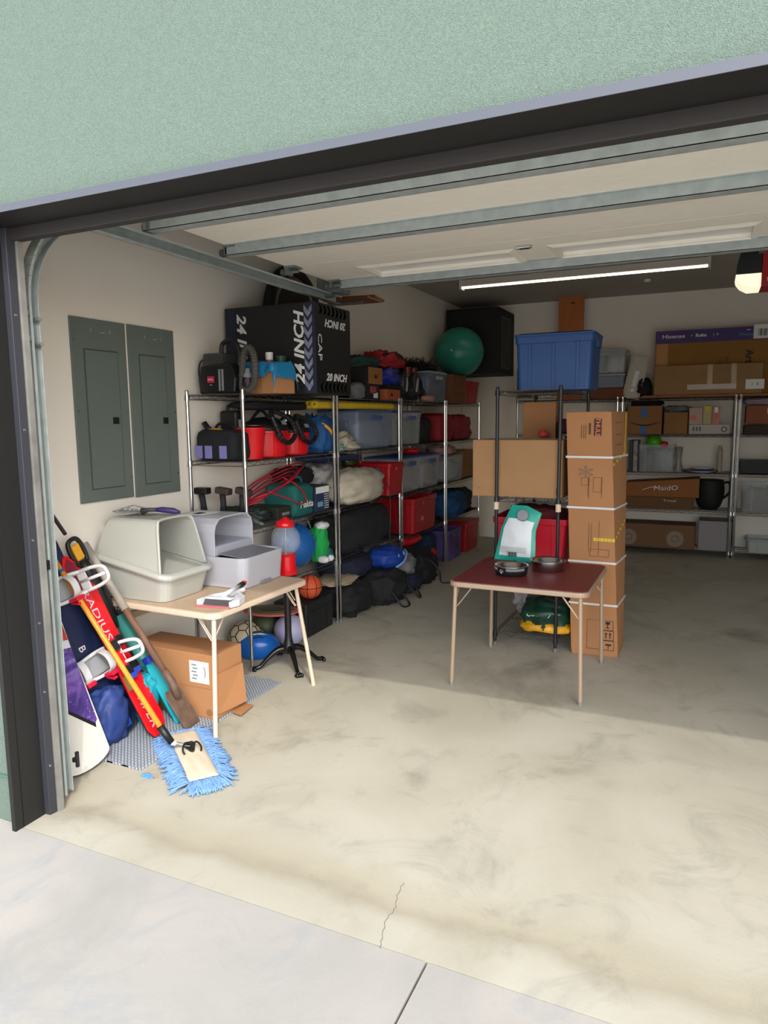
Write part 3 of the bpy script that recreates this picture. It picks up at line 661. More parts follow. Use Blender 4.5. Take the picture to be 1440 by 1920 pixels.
MB().soft((0, -.03, .05), (.193, .20, .042), .5, .1, 8).build('yellow_band', M('amber_film', '#d29a1c', .35, var=.3, vscale=12), t, smooth=True)
text('Country', .055, inkw, t, (-.04, -.215, .155), (1, 0, .1), (0, .35, 1), shear=.3)
t = bag('litter_bag', 'pale grey patterned litter bag slumped at the back left of the lowest black rack shelf', 'bag', (-1.27, 5.62, .105), (.13, .2, .2), M('pale_patterned_film', '#a59fa3', .45, var=.4, vscale=25), .75, .22, 9)
t, a, b_, h = carton('tall narrow brown carton standing on the black rack behind the wide box', -1.36, -1.10, 5.62, 5.92, 1.11, 1.80, 0, card, True)
bag('folded_blanket', 'dark teal blanket stuffed on the black rack behind the wide box', 'blanket', (-.985, 5.78, 1.11), (.095, .22, .22), M('dark_teal_cloth', '#21383c', .9, bump=.6, var=.3), .7, .2, 4)
bag('folded_blanket', 'plum cloth draped along the top of the dark teal blanket on the black rack', 'cloth', (-.985, 5.75, 1.55), (.095, .22, .06), M('plum_cloth', '#4a2435', .9, bump=.6), .7, .25, 6)
bag('toy', 'small coral red toy beside the dark teal blanket on the black rack', 'toy', (-1.17, 5.5, 1.525), (.035, .03, .03), M('coral', '#d0403e', .6), .9, .2, 2)

# tall carton bound with white straps
t = thing('tall_carton', 'tall brown carton bound with white straps standing beside the black rack', 'box', (-.67, 5.13, 0))
Bq = [(-.16, -.155), (.16, -.135), (.165, .16), (-.15, .14)]; Tq = [(-.235, -.15), (.07, -.20), (.135, .20), (-.165, .22)]; HT = 1.715
lv = [0, .05, .5, 1.0, 1.4, 1.70, HT]
def cross(z, g=0):
    k = z/HT; o = []
    for (b0, b1), (t0, t1) in zip(Bq, Tq):
        x, y = b0+(t0-b0)*k, b1+(t1-b1)*k; cx, cy = sum(q[0]*(1-k)+p[0]*k for q, p in zip(Bq, Tq))/4, sum(q[1]*(1-k)+p[1]*k for q, p in zip(Bq, Tq))/4
        d = Vector((x-cx, y-cy)); d = d*(1+g/d.length); o.append((cx+d.x, cy+d.y, z))
    return o
m = loft([[(x*.97, y*.97, z) for x, y, z in cross(0)]]+[cross(z) for z in lv[1:]])
m.build('body', card, t, bevel=.005)
for z in (1.40, 1.05, .67, .37):
    loft([cross(z, .002), cross(z, .010), cross(z+.014, .010), cross(z+.014, .002), cross(z+.007, -.002)]).build('strap', white, t)
def onface(i, j, u, z, g=.002):
    c = cross(z, g); a, b_ = Vector(c[i]), Vector(c[j]); return a+(b_-a)*u, (b_-a).normalized()
def fstick(nm, mt, i, j, u, z, w_, h_):
    p, d = onface(i, j, u, z, .008); return quad(nm, mt, t, p, d, (0, 0, 1), w_, h_)
fstick('logo_plate', M('charcoal_label', '#2b2320', .6), 0, 1, .70, 1.61, .05, .115)
p, d = onface(0, 1, .70, 1.61, .0095); text('THULE', .042, M('orange_ink', '#d8734a', .6), t, p, (0, 0, -1), d, bold=.001)
for (u, z, w_, h_) in ((.35, 1.58, .003, .09), (.40, 1.58, .003, .09), (.44, 1.58, .003, .09), (.53, 1.60, .014, .075), (.48, 1.2, .002, .16), (.46, 1.2, .002, .12), (.75, 1.2, .002, .14), (.45, .85, .002, .2), (.50, .85, .002, .2), (.66, .85, .002, .24), (.5, .55, .1, .002)):
    fstick('print_line', brownink, 0, 1, u, z, w_, h_)
for (u, z, w_, h_) in ((.66, 1.22, .055, .10), (.40, 1.24, .05, .05), (.66, .745, .13, .05)):
    for a_, b2, ww, hh in ((0, h_/2, w_, .002), (0, -h_/2, w_, .002), (-w_/2, 0, .002, h_), (w_/2, 0, .002, h_)):
        p, d = onface(0, 1, u, z, .008); quad('print_box', brownink, t, p+d*a_+Vector((0, 0, b2)), d, (0, 0, 1), ww, hh)
p, d = onface(0, 1, .42, 1.315, .008); text('*', .2, M('grey_smudge_ink', '#866a50', .8), t, p-Vector((0, 0, .05)), d, (0, 0, 1), name='stamp', sx=1.3)
# handling symbols near the foot
for k, s in enumerate(('Y', 'II', '4')):
    z = .23-.072*k; p, d = onface(0, 1, .80, z, .003)
    for a_, b2, ww, hh in ((0, .034, .075, .003), (0, -.034, .075, .003), (-.037, 0, .003, .07), (.037, 0, .003, .07)): quad('symbol_box', ink, t, p+d*a_+Vector((0, 0, b2)), d, (0, 0, 1), ww, hh)
    if k == 0:
        quad('glass_symbol', ink, t, p+Vector((0, 0, .018)), d, (0, 0, 1), .03, .02); quad('glass_symbol', ink, t, p, d, (0, 0, 1), .006, .03); quad('glass_symbol', ink, t, p-Vector((0, 0, .017)), d, (0, 0, 1), .026, .005)
    elif k == 1:
        for a_ in (-.014, .014): quad('arrow_symbol', ink, t, p+d*a_, d, (0, 0, 1), .007, .04); quad('arrow_symbol', ink, t, p+d*a_+Vector((0, 0, .012)), d, (0, 0, 1), .018, .006)
    else:
        quad('keep_dry_symbol', ink, t, p+Vector((0, 0, .004)), d, (0, 0, 1), .04, .012); quad('keep_dry_symbol', ink, t, p-Vector((0, 0, .01)), d, (0, 0, 1), .005, .028)
for a_, b2, ww, hh in ((0, .105, .09, .002), (0, -.105, .09, .002), (-.045, 0, .002, .21), (.045, 0, .002, .21)):
    p, d = onface(0, 1, .50, .16, .008); quad('print_box', brownink, t, p+d*a_+Vector((0, 0, b2)), d, (0, 0, 1), ww, hh)
warn = M('yellow_warning_tape', '#d8bb1e', .5)
for k in range(3):
    p, d = onface(0, 1, .62+k*.15, .84, .008); quad('warning_tape', warn, t, p, d, (0, 0, 1), .046, .022); text('!!', .02, ink, t, p+Vector((0, -.001, 0)), d, (0, 0, 1), name='tape_print')
for k in range(5):
    p, d = onface(1, 2, .1+k*.18, .86+k*.02, .008); quad('warning_tape', warn, t, p, d, (0, 0, 1), .04, .016)
for k in range(4):
    p, d = onface(1, 2, .05+k*.22, 1.36-k*.0+k*.02, .008); quad('warning_tape', warn, t, p, d, (0, 0, 1), .045, .02)
p, d = onface(1, 2, .80, 1.56, .008); quad('warning_tape', warn, t, p, d, (0, 0, 1), .016, .30)
for zz in (1.64, 1.56, 1.49): 
    p, d = onface(1, 2, .4, zz, .008); quad('print_line', brownink, t, p, d, (0, 0, 1), .14, .004)
# ================================================================== goods on the left-hand racks
FX_ = -2.765
def ly(px, py=800, x=FX_): return at(px, py, x=x).y
def lz(px, py, x=FX_): return at(px, py, x=x).z
S1, S2, S3, S4 = 1.856, 1.416, .961, .536
def fbox(label, y0, y1, z0, z1, x0=-3.165, x1=FX_, mat=None, taped=False, **k):
    return carton(label, x0, x1, y0, y1, z0, z1, 0, mat, taped, **k)

# --- foam jump box with numbers
t = thing('jump_box', 'black foam jump box lettered 24 INCH and 20 INCH on the top shelf', 'exercise box', (-2.80, 4.455, S1), 0)
bx, by, bh = .37, .255, .61
MB().box(-bx, bx, -by, by, 0, bh).build('body', M('black_vinyl', '#0f1114', .5, bump=.15, bscale=20), t, bevel=.006)
arw = M('lilac_grey_print', '#7c7f96', .55, var=.3, vscale=60); arg = M('dark_green_print', '#2e3a30', .6); navyp = M('navy_print', '#1a2135', .6)
def chev(parent, o, u, v, w_, h_, mt):
    u = Vector(u); v = Vector(v); o = Vector(o); n = u.cross(v); m = MB()
    P = [(-.5, .5), (0, 0), (.5, .5), (.5, .0), (0, -.5), (-.5, .0)]
    q = [o+u*a*w_+v*b*h_ for a, b in P]; m.add([p+n*.001 for p in q]+[p+n*.002 for p in q], [(6, 7, 10, 11), (7, 8, 9, 10), (0, 1, 7, 6), (1, 2, 8, 7), (2, 3, 9, 8), (3, 4, 10, 9), (4, 5, 11, 10), (5, 0, 6, 11)])
    m.build('chevron', mt, parent)
quad('edge_band', navyp, t, (bx-.045, -by-.0005, bh/2), (1, 0, 0), (0, 0, 1), .085, bh-.01)
quad('edge_band', navyp, t, (-bx+.05, -by-.0005, bh/2), (1, 0, 0), (0, 0, 1), .085, bh-.01)
for k in range(8):
    chev(t, (bx-.055, -by-.002, .06+.07*k), (1, 0, 0), (0, 0, 1), .062, .085, arw)
    chev(t, (-bx+.05, -by-.002, .06+.07*k), (1, 0, 0), (0, 0, -1), .062, .085, M('dim_navy_print', '#343b52', .6))
text('24 INCH', .105, inkw, t, (bx-.125, -by, bh/2), (0, 0, 1), (-1, 0, 0), shear=.25, sx=1.22, bold=.003)
text('24 INCH', .105, inkw, t, (-bx+.14, -by, bh/2+.02), (0, 0, -1), (1, 0, 0), shear=.25, sx=1.22, bold=.003)
for k in range(7):
    for zz in (.045, bh-.045): chev(t, (bx+.002, -by+.075+.058*k, zz), (0, 0, 1 if zz < .2 else -1), (0, 1 if zz < .2 else -1, 0), .06, .05, arg)
text('20 INCH', .072, inkw, t, (bx, .03, .115), (0, 1, 0), (0, 0, 1), shear=.25, sx=1.1, bold=.002)
text('20 INCH', .072, inkw, t, (bx, .03, bh-.125), (0, -1, 0), (0, 0, -1), shear=.25, sx=1.1, bold=.002)
text('CAP', .075, inkw, t, (bx, -by+.055, bh/2+.01), (0, 0, -1), (0, 1, 0), sx=1.3)

# --- carpet cleaner
t = thing('carpet_cleaner', 'black portable carpet cleaner with ribbed hose on the top shelf end', 'carpet cleaner', (-2.985, 3.93, S1), 0)
m = MB(); m.prism([(-.145, 0), (.15, 0), (.16, .10), (.12, .20), (-.13, .19), (-.155, .10)], -.09, .09, 'xz'); m.build('body', M('glossy_black_plastic', '#121315', .25), t, bevel=.015)
MB().hexa([(-.13, -.075, .17), (.05, -.075, .18), (.05, .075, .18), (-.13, .075, .17)], [(-.12, -.07, .27), (.04, -.07, .27), (.04, .07, .27), (-.12, .07, .27)]).build('tank', M('smoky_tank', '#3a3d40', .15, alpha=.75), t, bevel=.01)
MB().tube(smooth_path([(-.02, 0, .27), (-.01, 0, .33), (.04, 0, .35), (.10, 0, .34), (.125, 0, .27), (.12, 0, .18)], 5), .015, 10).build('handle', black, t, smooth=True)
h = smooth_path([(.15, -.03, .03), (.175, -.04, .15), (.20, -.05, .26), (.245, -.05, .29), (.28, -.05, .22), (.275, -.05, .08), (.23, -.06, .02), (.18, -.06, .03)], 12)
m = MB(); m.tube(h, [.021+.004*(i % 2) for i in range(len(h))], 10); m.build('ribbed_hose', M('warm_grey_hose', '#45433f', .6), t)
MB().tube(smooth_path([(-.15, 0, .06), (-.19, -.01, .08), (-.20, -.02, .15), (-.19, -.01, .22), (-.145, 0, .24)], 6), .005, 6).build('power_cord', black, t, smooth=True)
quad('red_label', M('red_pink_label', '#c01e4a', .5), t, (-.045, -.0915, .095), (1, 0, 0), (0, 0, 1), .055, .042); text('BISSELL', .014, inkw, t, (-.045, -.093, .095), (1, 0, 0), (0, 0, 1))
quad('fine_print', inkw, t, (-.045, -.0915, .06), (1, 0, 0), (0, 0, 1), .02, .003)
m = MB(); m.box(.02, .035, -.094, -.088, .02, .16); m.build('sight_strip', grey, t); MB().box(.045, .06, -.094, -.088, .02, .16).build('sight_strip', grey, t)
# bottle, box with plastic, can, green tub
t = thing('cleaner_bottle', 'small grey cleaner bottle with dark label beside the carpet cleaner hose', 'bottle', (-2.775, 3.90, S1+.003))
MB().lathe([(.03, 0), (.036, .01), (.036, .09), (.03, .12), (.018, .135), (.016, .16), (.001, .162)], n=20).build('body', M('grey_bottle', '#86888c', .35), t, smooth=True)
m = MB(); m.lathe([(.0365, .02), (.0365, .10)], n=20, cap=False); m.build('label_band', M('dark_label', '#141a2c', .5), t, smooth=True); text('/\\', .03, M('pink_ink', '#cf3b60', .5), t, (.01, -.038, .075), (1, 0, 0), (0, 0, 1))
t, a, b_, h = carton('small cardboard box under a blue plastic bag in front of the jump box', -2.87, -2.58, 3.98, 4.17, S1, S1+.185, -12, card, False)
quad('seam', brownink, t, (.02, -b_-.0006, h/2), (1, 0, 0), (0, 0, 1), .002, h)
t = thing('plastic_bag', 'blue plastic bag draped over the small cardboard box', 'plastic bag', (-2.73, 4.07, S1+.19), -12)
m = MB(); nu, nv = 30, 18; vs = []
for j in range(nv+1):
    for i in range(nu+1):
        u, v = (i/nu-.5)*.50, (j/nv-.5)*.42; x, y = u, v; z = .02
        if abs(u) > .155: z -= (abs(u)-.155)*(1.15); x = math.copysign(.155+(abs(u)-.155)*.25, u)
        if v < -.105: z -= (-.105-v)*(.8+.5*noise.noise(Vector((u*9, 0, 3)))); y = -.108-(-.105-v)*.12
        if v > .08: y = .08+(v-.08)*.2; z -= (v-.08)*.6
        z += .025*noise.noise(Vector((u*11, v*11, 1)))+.012*noise.noise(Vector((u*30, v*30, 5))); y += .012*noise.noise(Vector((u*16, z*16, 9))); vs.append((x, y, z))
m.add(vs, [(j*(nu+1)+i, j*(nu+1)+i+1, (j+1)*(nu+1)+i+1, (j+1)*(nu+1)+i) for j in range(nv) for i in range(nu)])
ob = m.build('film', M('blue_film', '#1f78a8', .25, bump=.3), t, smooth=True); md = ob.modifiers.new('thick', 'SOLIDIFY'); md.thickness = .002
t = thing('spray_can', 'white capped can with red base standing on the blue plastic bag', 'can', (-2.71, 4.06, S1+.205)); MB().lathe([(.026, 0), (.026, .02)], n=18).build('red_base', red, t, smooth=False); MB().lathe([(.025, .02), (.026, .065), (.022, .07)], n=18).build('body', white, t)
t = thing('tub', 'small dark green tub beside the white can on the blue bag', 'tub', (-2.645, 4.10, S1+.195)); MB().lathe([(.03, 0), (.034, .045), (.03, .05)], n=16).build('body', M('dark_green_plastic', '#1c4a2c', .5), t); MB().lathe([(.035, .045), (.035, .055)], n=16).build('lid', M('dark_green_plastic', '#1c4a2c', .5), t)

# --- wheel on the wall above, boards on wall rack
t = thing('wheel', 'large dark tyre with tan rim hung high on the left wall behind the jump box', 'wheel', (-3.10, 5.02, 2.50))
m = MB(); m.tube([(0, .36*math.cos(a), .36*math.sin(a)) for a in [2*PI*i/48 for i in range(48)]], .045, 12, closed=True); m.build('tyre', M('tyre_rubber', '#1b1a19', .7, bump=.4, bscale=40), t, smooth=True)
m = MB(); m.tube([(.0, .30*math.cos(a), .30*math.sin(a)) for a in [2*PI*i/48 for i in range(48)]], .028, 10, closed=True); m.build('rim', M('tan_rim', '#7d6f5c', .5), t, smooth=True)
m = MB(); m.lathe([(.28, -.02), (.28, .02)], n=40, axis=(1, 0, 0)); m.build('disc_cover', M('very_dark_cover', '#1b1714', .7), t)
t = thing('wall_bracket', 'steel wall bracket carrying two short boards above the left racks', 'bracket', (-3.2, 5.78, 2.70))
MB().box(0, .02, -.02, .02, -.12, .12).build('plate', galvd, t); MB().box(0, .35, -.012, .012, .0, .02).build('arm', galvd, t)
for k, (y0, z0) in enumerate(((5.62, 2.722), (5.70, 2.745))):
    t = thing('wooden_board', ('lower' if k == 0 else 'upper')+' of two short orange-brown boards lying on the high wall bracket', 'board', (-2.98, y0+.17, z0), 8*k); MB().box(-.2, .24, -.15, .15, 0, .018).build('plank', wood, t, bevel=.002)
    quad('end_grain', M('pale_end_grain', '#b98a5a', .8), t, (.2405, 0, .009), (0, 1, 0), (0, 0, 1), .29, .016)

# --- second rack, top shelf
y0, y1 = ly(690, 700), ly(712, 700)
t, a, b_, h = fbox('black carton at the bottom of the stack beside the jump box', y0, y1, S1, S1+.135, x0=-3.1, mat=M('black_card', '#17161a', .7))
quad('photo_print', M('rosy_print', '#a5424c', .6, var=.3, vscale=30), t, (a+.0008, -.02, h*.62), (0, 1, 0), (0, 0, 1), .13, .06); quad('white_print', paper, t, (a+.0008, .03, h*.28), (0, 1, 0), (0, 0, 1), .09, .05)
t, a, b_, h = fbox('plain carton with black end, stacked on the black carton beside the jump box', y0+.01, ly(717, 680), S1+.137, S1+.285, x0=-3.1, mat=M('mid_cardboard', '#9a6a38', .8))
quad('black_end', M('black_card', '#17161a', .7), t, (0, -b_-.0008, h/2), (1, 0, 0), (0, 0, 1), 2*a-.004, h-.004); quad('red_stamp', red, t, (a+.0008, .06, h*.5), (0, 1, 0), (0, 0, 1), .03, .06); quad('hand_hole', ink, t, (a+.0008, 0, h*.45), (0, 1, 0), (0, 0, 1), .05, .03)
bag('bag', 'dark green bag lying on the stacked cartons beside the jump box', 'bag', (-2.93, (y0+y1)/2, S1+.287), (.16, .24, .055), M('bottle_green_fabric', '#1f3d35', .8, bump=.5), .6, .2, 11)
bag('bag', 'small grey bag squeezed against the jump box on the top shelf', 'bag', (-2.82, ly(678, 730), S1), (.07, .09, .075), greyf, .8, .15, 12)
t, a, b_, h = fbox('rust orange shoe box on the front edge of the top shelf', ly(722, 730), ly(747, 730), S1, S1+.10, x0=-2.95, x1=-2.745, mat=M('rust_card', '#a3512f', .7))
quad('dark_logo', ink, t, (a+.0008, -.05, h*.5), (0, 1, 0), (0, 0, 1), .05, .03)
bag('life_vest', 'blue shiny life vest heaped on the second rack top shelf', 'life vest', (-2.98, ly(752, 690), S1+.14), (.16, .26, .095), M('shiny_royal_blue', '#1a2f9a', .35, bump=.5, var=.3), .8, .25, 13)
bag('sports_bag', 'black sports bag under the blue life vest on the top shelf', 'bag', (-2.98, ly(752, 690), S1), (.17, .25, .085), blackf, .5, .12, 14)
t = bag('life_vest', 'red life vest with black straps on top of the blue vest', 'life vest', (-2.99, ly(757, 660), S1+.32), (.15, .28, .085), M('dark_red_vest', '#a8232a', .6, bump=.5, var=.25), .8, .35, 15)
MB().tube(smooth_path([(.1, -.2, .12), (.15, -.05, .14), (.15, .12, .12), (.12, .22, .08)], 5), .012, 8).build('strap', black, t, smooth=True)
def skate(label, y, rz, tone, wheels):
    t = thing('ice_skate' if not wheels else 'inline_skate', label, 'skate', (-2.86, y, S1), rz, 'skates on the top shelves')
    m = MB(); m.soft((0, 0, .10), (.05, .13, .045), .7, .03, 3); m.soft((0, .05, .19), (.05, .06, .11), .6, .04, 4); m.build('boot', tone, t, smooth=True)
    m = MB(); m.tube(smooth_path([(.055, .01, .10), (.058, .02, .16), (.05, .05, .24)], 5), .012, 8); m.build('cuff_strap', M('pale_grey_plastic', '#9a9ca0', .4), t, smooth=True)
    MB().box(-.012, .012, -.12, .13, .035, .06).build('frame', dgrey, t)
    for k in range(4): MB().lathe([(.022, -.011), (.036, -.008), (.036, .008), (.022, .011)], (0, -.115+.077*k, .036), 18, (1, 0, 0)).build('wheel', M('pale_wheel', '#b4b2ac', .5), t)
skate('black inline skate with pale strap left of the skate row', ly(768, 720), 10, black, True)
skate('black inline skate standing in the middle of the skate row', ly(787, 720), -8, M('charcoal_boot', '#2a2a2e', .5), True)
skate('black inline skate nearest the lidded clear bin', ly(805, 720), 5, black, True)
bag('shoe', 'pale pink shoe lying at the shelf edge before the clear bin', 'shoe', (-2.77, ly(803, 740), S1+.005), (.05, .14, .035), M('pale_pink', '#b88c80', .8), .8, .15, 21)
for k, px in enumerate((786, 797)):
    t = thing('tumbler', ('left' if k == 0 else 'right')+' of two dark red tumblers standing on the sports gear', 'tumbler', (-2.9, ly(px, 680), S1+.255)); MB().lathe([(.03, 0), (.042, .10), (.042, .105), (.037, .1), (.027, .005)], n=18, cap=False).build('cup', M('wine_red_plastic', '#6e1e2a', .4), t, smooth=True); MB().lathe([(.028, 0), (.028, .004)], n=18).build('foot', M('wine_red_plastic', '#6e1e2a', .4), t)
bag('gear_bag', 'black gear bag under the two red tumblers on the top shelf', 'bag', (-2.98, ly(792, 700), S1), (.15, .34, .135), blackf, .45, .1, 22)
y0, y1 = ly(826, 720), ly(874, 720)
# third/fourth rack top: lidded clear bin, crate, red bin, ball, garland
tote('storage_bin', 'clear storage bin with white lid under the black tinsel heap', 'storage bin', (-2.96, (7.30+7.62)/2, S1+.006), .42, .58, .31, clearb, M('translucent_white_lid', '#a7b0ae', .35), 0, .92, fill=[M('slate_blue_cloth', '#3b4a68', .8), M('mauve_cloth', '#6b5864', .8)])
t = thing('garland', 'bundle of black and dark red tinsel branches heaped on the clear lidded bin', 'garland', (-2.97, 7.35, S1+.345))
random.seed(9); m = MB()
for i in range(150):
    a = random.random()*2*PI; r_ = random.random()**.5; p = Vector((math.cos(a)*.16*r_, math.sin(a)*.36*r_, .0)); d = Vector((random.gauss(0, .5), random.gauss(0, .6), random.random()+.2)).normalized()
    L_ = .06+.12*random.random(); m.tube([p, p+d*L_*.6, p+d*L_+Vector((0, random.gauss(0, .02), -.01))], [.005, .004, .002], 4)
m.soft((0, 0, .04), (.17, .36, .05), .8, .3, 4); m.build('branches', M('black_tinsel', '#1d1418', .6), t)
m = MB()
for i in range(60):
    a = random.random()*2*PI; r_ = random.random()**.5; p = Vector((math.cos(a)*.15*r_, math.sin(a)*.32*r_, .05)); d = Vector((random.gauss(0, .5), random.gauss(0, .6), random.random()+.2)).normalized(); m.tube([p, p+d*.07, p+d*.1], [.006, .005, .002], 4)
m.build('red_sprigs', M('maroon_tinsel', '#4a1820', .6), t)
t, a, b_, h = carton('brown wooden crate between the clear bin and the red bin', -3.13, -2.74, 7.85, 8.35, S1+.006, S1+.33, 0, wood, False, name='wooden_crate', cat='crate')
for zz in (.06, .16, .26): MB().box(a, a+.008, -b_, b_, zz-.035, zz+.035).build('slat', wood, t, bevel=.002)
for yy in (-b_+.02, b_-.02): MB().box(a, a+.014, yy-.02, yy+.02, 0, h).build('corner_post', wood, t, bevel=.002)
tote('storage_bin', 'dark red storage bin at the back end of the top shelf', 'storage bin', (-2.94, 8.66, S1+.006), .44, .46, .27, redd, None, 0, .88)
t = thing('exercise_ball', 'large green exercise ball resting on top of the rack in the back left corner', 'exercise ball', (-2.84, 8.42, S1+.34+.29))
MB().sphere((0, 0, 0), .30).build('ball', M('green_vinyl', '#2c8878', .32), t, smooth=True)
for z in (-.1, 0, .1): m = MB(); r_ = math.sqrt(.3**2-z*z)+.0005; m.tube([(r_*math.cos(a), r_*math.sin(a), z) for a in [2*PI*i/60 for i in range(60)]], .0018, 5, closed=True); m.build('moulded_ring', M('green_vinyl', '#2a8572', .32), t, smooth=True)
MB().lathe([(.012, -.004), (.012, .002), (.008, .004)], (.0, -.30, 0), 12, (0, -1, 0)).build('plug', white, t)
t = thing('wall_cabinet', 'big black cabinet mounted high in the back left corner behind the green ball', 'cabinet', (-2.79, 9.59, 2.24))
MB().box(-.35, .33, -.79, 0, 0, .82).build('body', M('satin_black', '#0b0c0e', .7), t, bevel=.006); MB().box(.33, .336, -.66, -.2, .07, .72).build('side_grille', dgrey, t, bevel=.003)
m = MB(); m.box(-.33, .31, -.80, -.79, .02, .80); m.build('front_panel', M('satin_black', '#0b0c0e', .7), t, bevel=.004)
for k in range(9): MB().box(.336, .341, -.63+k*.05, -.61+k*.05, .09, .70).build('grille_slat', black, t)

# --- shelf 2
t = bag('tool_bag', 'black tool bag with lilac panels at the near end of the second shelf', 'tool bag', (-3.0, 3.94, S2), (.175, .13, .105), blackf, .35, .05, 31)
for x in (-.13, -.05, .07): quad('lilac_panel', M('lilac_fabric', '#7d7ab8', .8), t, (x, -.132, .055), (1, 0, 0), (0, 0, 1), .06, .085)
m = MB(); m.tube(smooth_path([(-.11, 0, .16), (-.06, 0, .24), (.04, 0, .24), (.10, 0, .17)], 6), .010, 8); m.build('handle', black, t, smooth=True)
t = thing('hand_saw', 'yellow tool handle with black grip poking out of the tool bag', 'hand tool', (-3.03, 3.90, S2+.20), 0); MB().tube([(-.12, 0, .05), (-.09, 0, .01), (-.05, 0, 0)], [.02, .022, .014], 10).build('grip', black, t, smooth=True); MB().tube([(-.06, 0, .005), (.02, 0, -.008), (.10, 0, -.02)], [.014, .018, .01], 10).build('shaft', M('amber_plastic', '#e0a020', .5), t, smooth=True)
t = thing('tool_case', 'black hard tool case standing behind the red bucket on the second shelf', 'tool case', (-3.06, 4.20, S2), 0); MB().box(-.10, .05, -.12, -.03, 0, .335).build('shell', black, t, bevel=.02)
MB().tube(smooth_path([(-.06, -.075, .33), (-.05, -.075, .365), (.01, -.075, .365), (.02, -.075, .33)], 5), .012, 8).build('handle', black, t, smooth=True); MB().box(.05, .055, -.1, -.06, .20, .27).build('latch', M('pale_grey_plastic', '#9a9ca0', .4), t)
t = thing('bucket', 'red bucket right of the lilac-panelled tool bag', 'bucket', (-2.865, 4.04, S2), 0); MB().lathe([(.075, 0), (.10, .20), (.104, .205), (.104, .215), (.097, .215), (.07, .005)], n=28, cap=False).build('pail', M('bright_red', '#dd1420', .35), t, smooth=True); MB().lathe([(.074, .0), (.074, .005)], n=28).build('bottom', M('bright_red', '#dd1420', .35), t)
MB().tube([(.104*math.cos(a)*.98, .104*math.sin(a)*.98, .21-.06*math.sin(a/1)*0+.02) for a in [PI*i/16-PI/2 for i in range(17)]], .003, 6).build('bail', chrome, t)
def shopvac(label, y, r_, h_, seed):
    t = thing('shop_vacuum', label, 'vacuum', (-2.95, y, S2), 0, 'red shop vacuums on the second shelf')
    MB().lathe([(r_*.86, 0), (r_*.9, .01), (r_*1.0, h_*.5), (r_*1.02, h_*.52), (r_*1.02, h_*.56)], n=30).build('drum', M('bright_red', '#dd1420', .35), t, smooth=False)
    MB().lathe([(r_*1.04, h_*.56), (r_*1.04, h_*.62), (r_*.85, h_*.74), (r_*.5, h_*.84), (.001, h_*.86)], n=30).build('motor_head', black, t, smooth=True)
    MB().tube(smooth_path([(-.08, -.05, h_*.8), (0, -.05, h_), (.08, -.05, h_*.8)], 6), .012, 8).build('handle', black, t, smooth=True)
    h = smooth_path([(r_*.9, -.06, h_*.66), (r_*1.18, -.12, h_*.45), (r_*1.22, 0, h_*.30), (r_*1.2, .10, h_*.5), (r_*1.1, .05, h_*.8), (r_*.8, -.10, h_*.98), (r_*1.1, -.16, h_*.8), (r_*1.24, -.1, h_*.42)], 9)
    MB().tube(h, [.016+.0025*(i % 2) for i in range(len(h))], 9).build('hose', black, t)
    quad('label', M('grey_label', '#8d8f92', .6), t, (r_*.92, .02, h_*.73), (0, 1, 0), (-.5, 0, 1), .06, .03)
shopvac('larger red shop vacuum with black hose looped over its front', 4.335, .165, .335, 1)
shopvac('smaller red shop vacuum behind the larger one, towards the noodles', 4.69, .14, .30, 2)
t = bag('jacket', 'bright blue jacket crammed beside the smaller red vacuum', 'jacket', (-2.93, 5.03-.06, S2), (.16, .13, .15), bluef, .7, .25, 33)
MB().tube(smooth_path([(.1, -.08, .25), (.16, -.02, .2), (.17, .06, .13)], 5), .013, 8).build('yellow_trim', M('amber_plastic', '#e0a020', .5), t, smooth=True)
bag('plush_toy', 'cream plush toys heaped in front of the bluish clear bin', 'plush toy', (-2.86, 5.33, S2), (.11, .16, .075), creamf, .9, .5, 34)
bag('holiday_trim', 'crumpled mint and white decorations at the shelf edge near the rack joint', 'decoration', (-2.83, 5.12, S2), (.09, .10, .035), M('mint_tinsel', '#8fb3a4', .7, var=.5, vscale=60), .9, .6, 35)
tote('storage_bin', 'bluish clear storage bin with lid under the yellow noodles', 'storage bin', (-2.965, 5.83, S2+.003), .41, .72, .325, clearb, M('blue_lid', '#4a5fa0', .4, alpha=.8), 0, .92, fill=[M('navy_cloth', '#232d4c', .9), M('white_cloth', '#b4b6ba', .9)])
tote('storage_bin', 'clear ribbed storage bin second in the row below the yellow noodles', 'storage bin', (-2.965, 6.68, S2+.003), .41, .58, .32, clear, M('blue_lid', '#4a5fa0', .4, alpha=.8), 0, .92, fill=[M('plum_grey_cloth', '#5c4a58', .9), M('grey_green_cloth', '#56605a', .9)])
for k, (x, dy) in enumerate(((-2.80, 0), (-2.872, .04))):
    t = thing('pool_noodle', ('front' if k == 0 else 'rear')+' of the two yellow pool noodles lying under the top shelf', 'pool noodle', (x, 4.80+dy, 1.80), 0, 'yellow pool noodles')
    m = MB(); n_ = 20
    P1 = [(.033, 0), (.033, 1.46 if k == 0 else 1.3), (.011, 1.46 if k == 0 else 1.3), (.011, 0), (.033, 0)]; m.lathe(P1, n=n_, axis=(0, 1, 0), cap=False); m.build('foam', yellow, t, smooth=False, bevel=0)
bag('duffel', 'black bag on the second shelf between the clear bins and the red bag', 'bag', (-2.95, 7.18, S2), (.17, .17, .145), blackf, .5, .12, 36)
bag('bag', 'dark red tote bag standing on the second shelf of the third rack', 'bag', (-2.93, 7.72+.06, S2), (.17, .22, .165), M('dark_red_cloth', '#8e1420', .7), .35, .06, 37)
bag('bag', 'red patterned bag at the back end of the second shelf', 'bag', (-2.92, 8.45, S2), (.16, .3, .155), M('patterned_red', '#8a2436', .7, var=.5, vscale=30), .5, .12, 38)

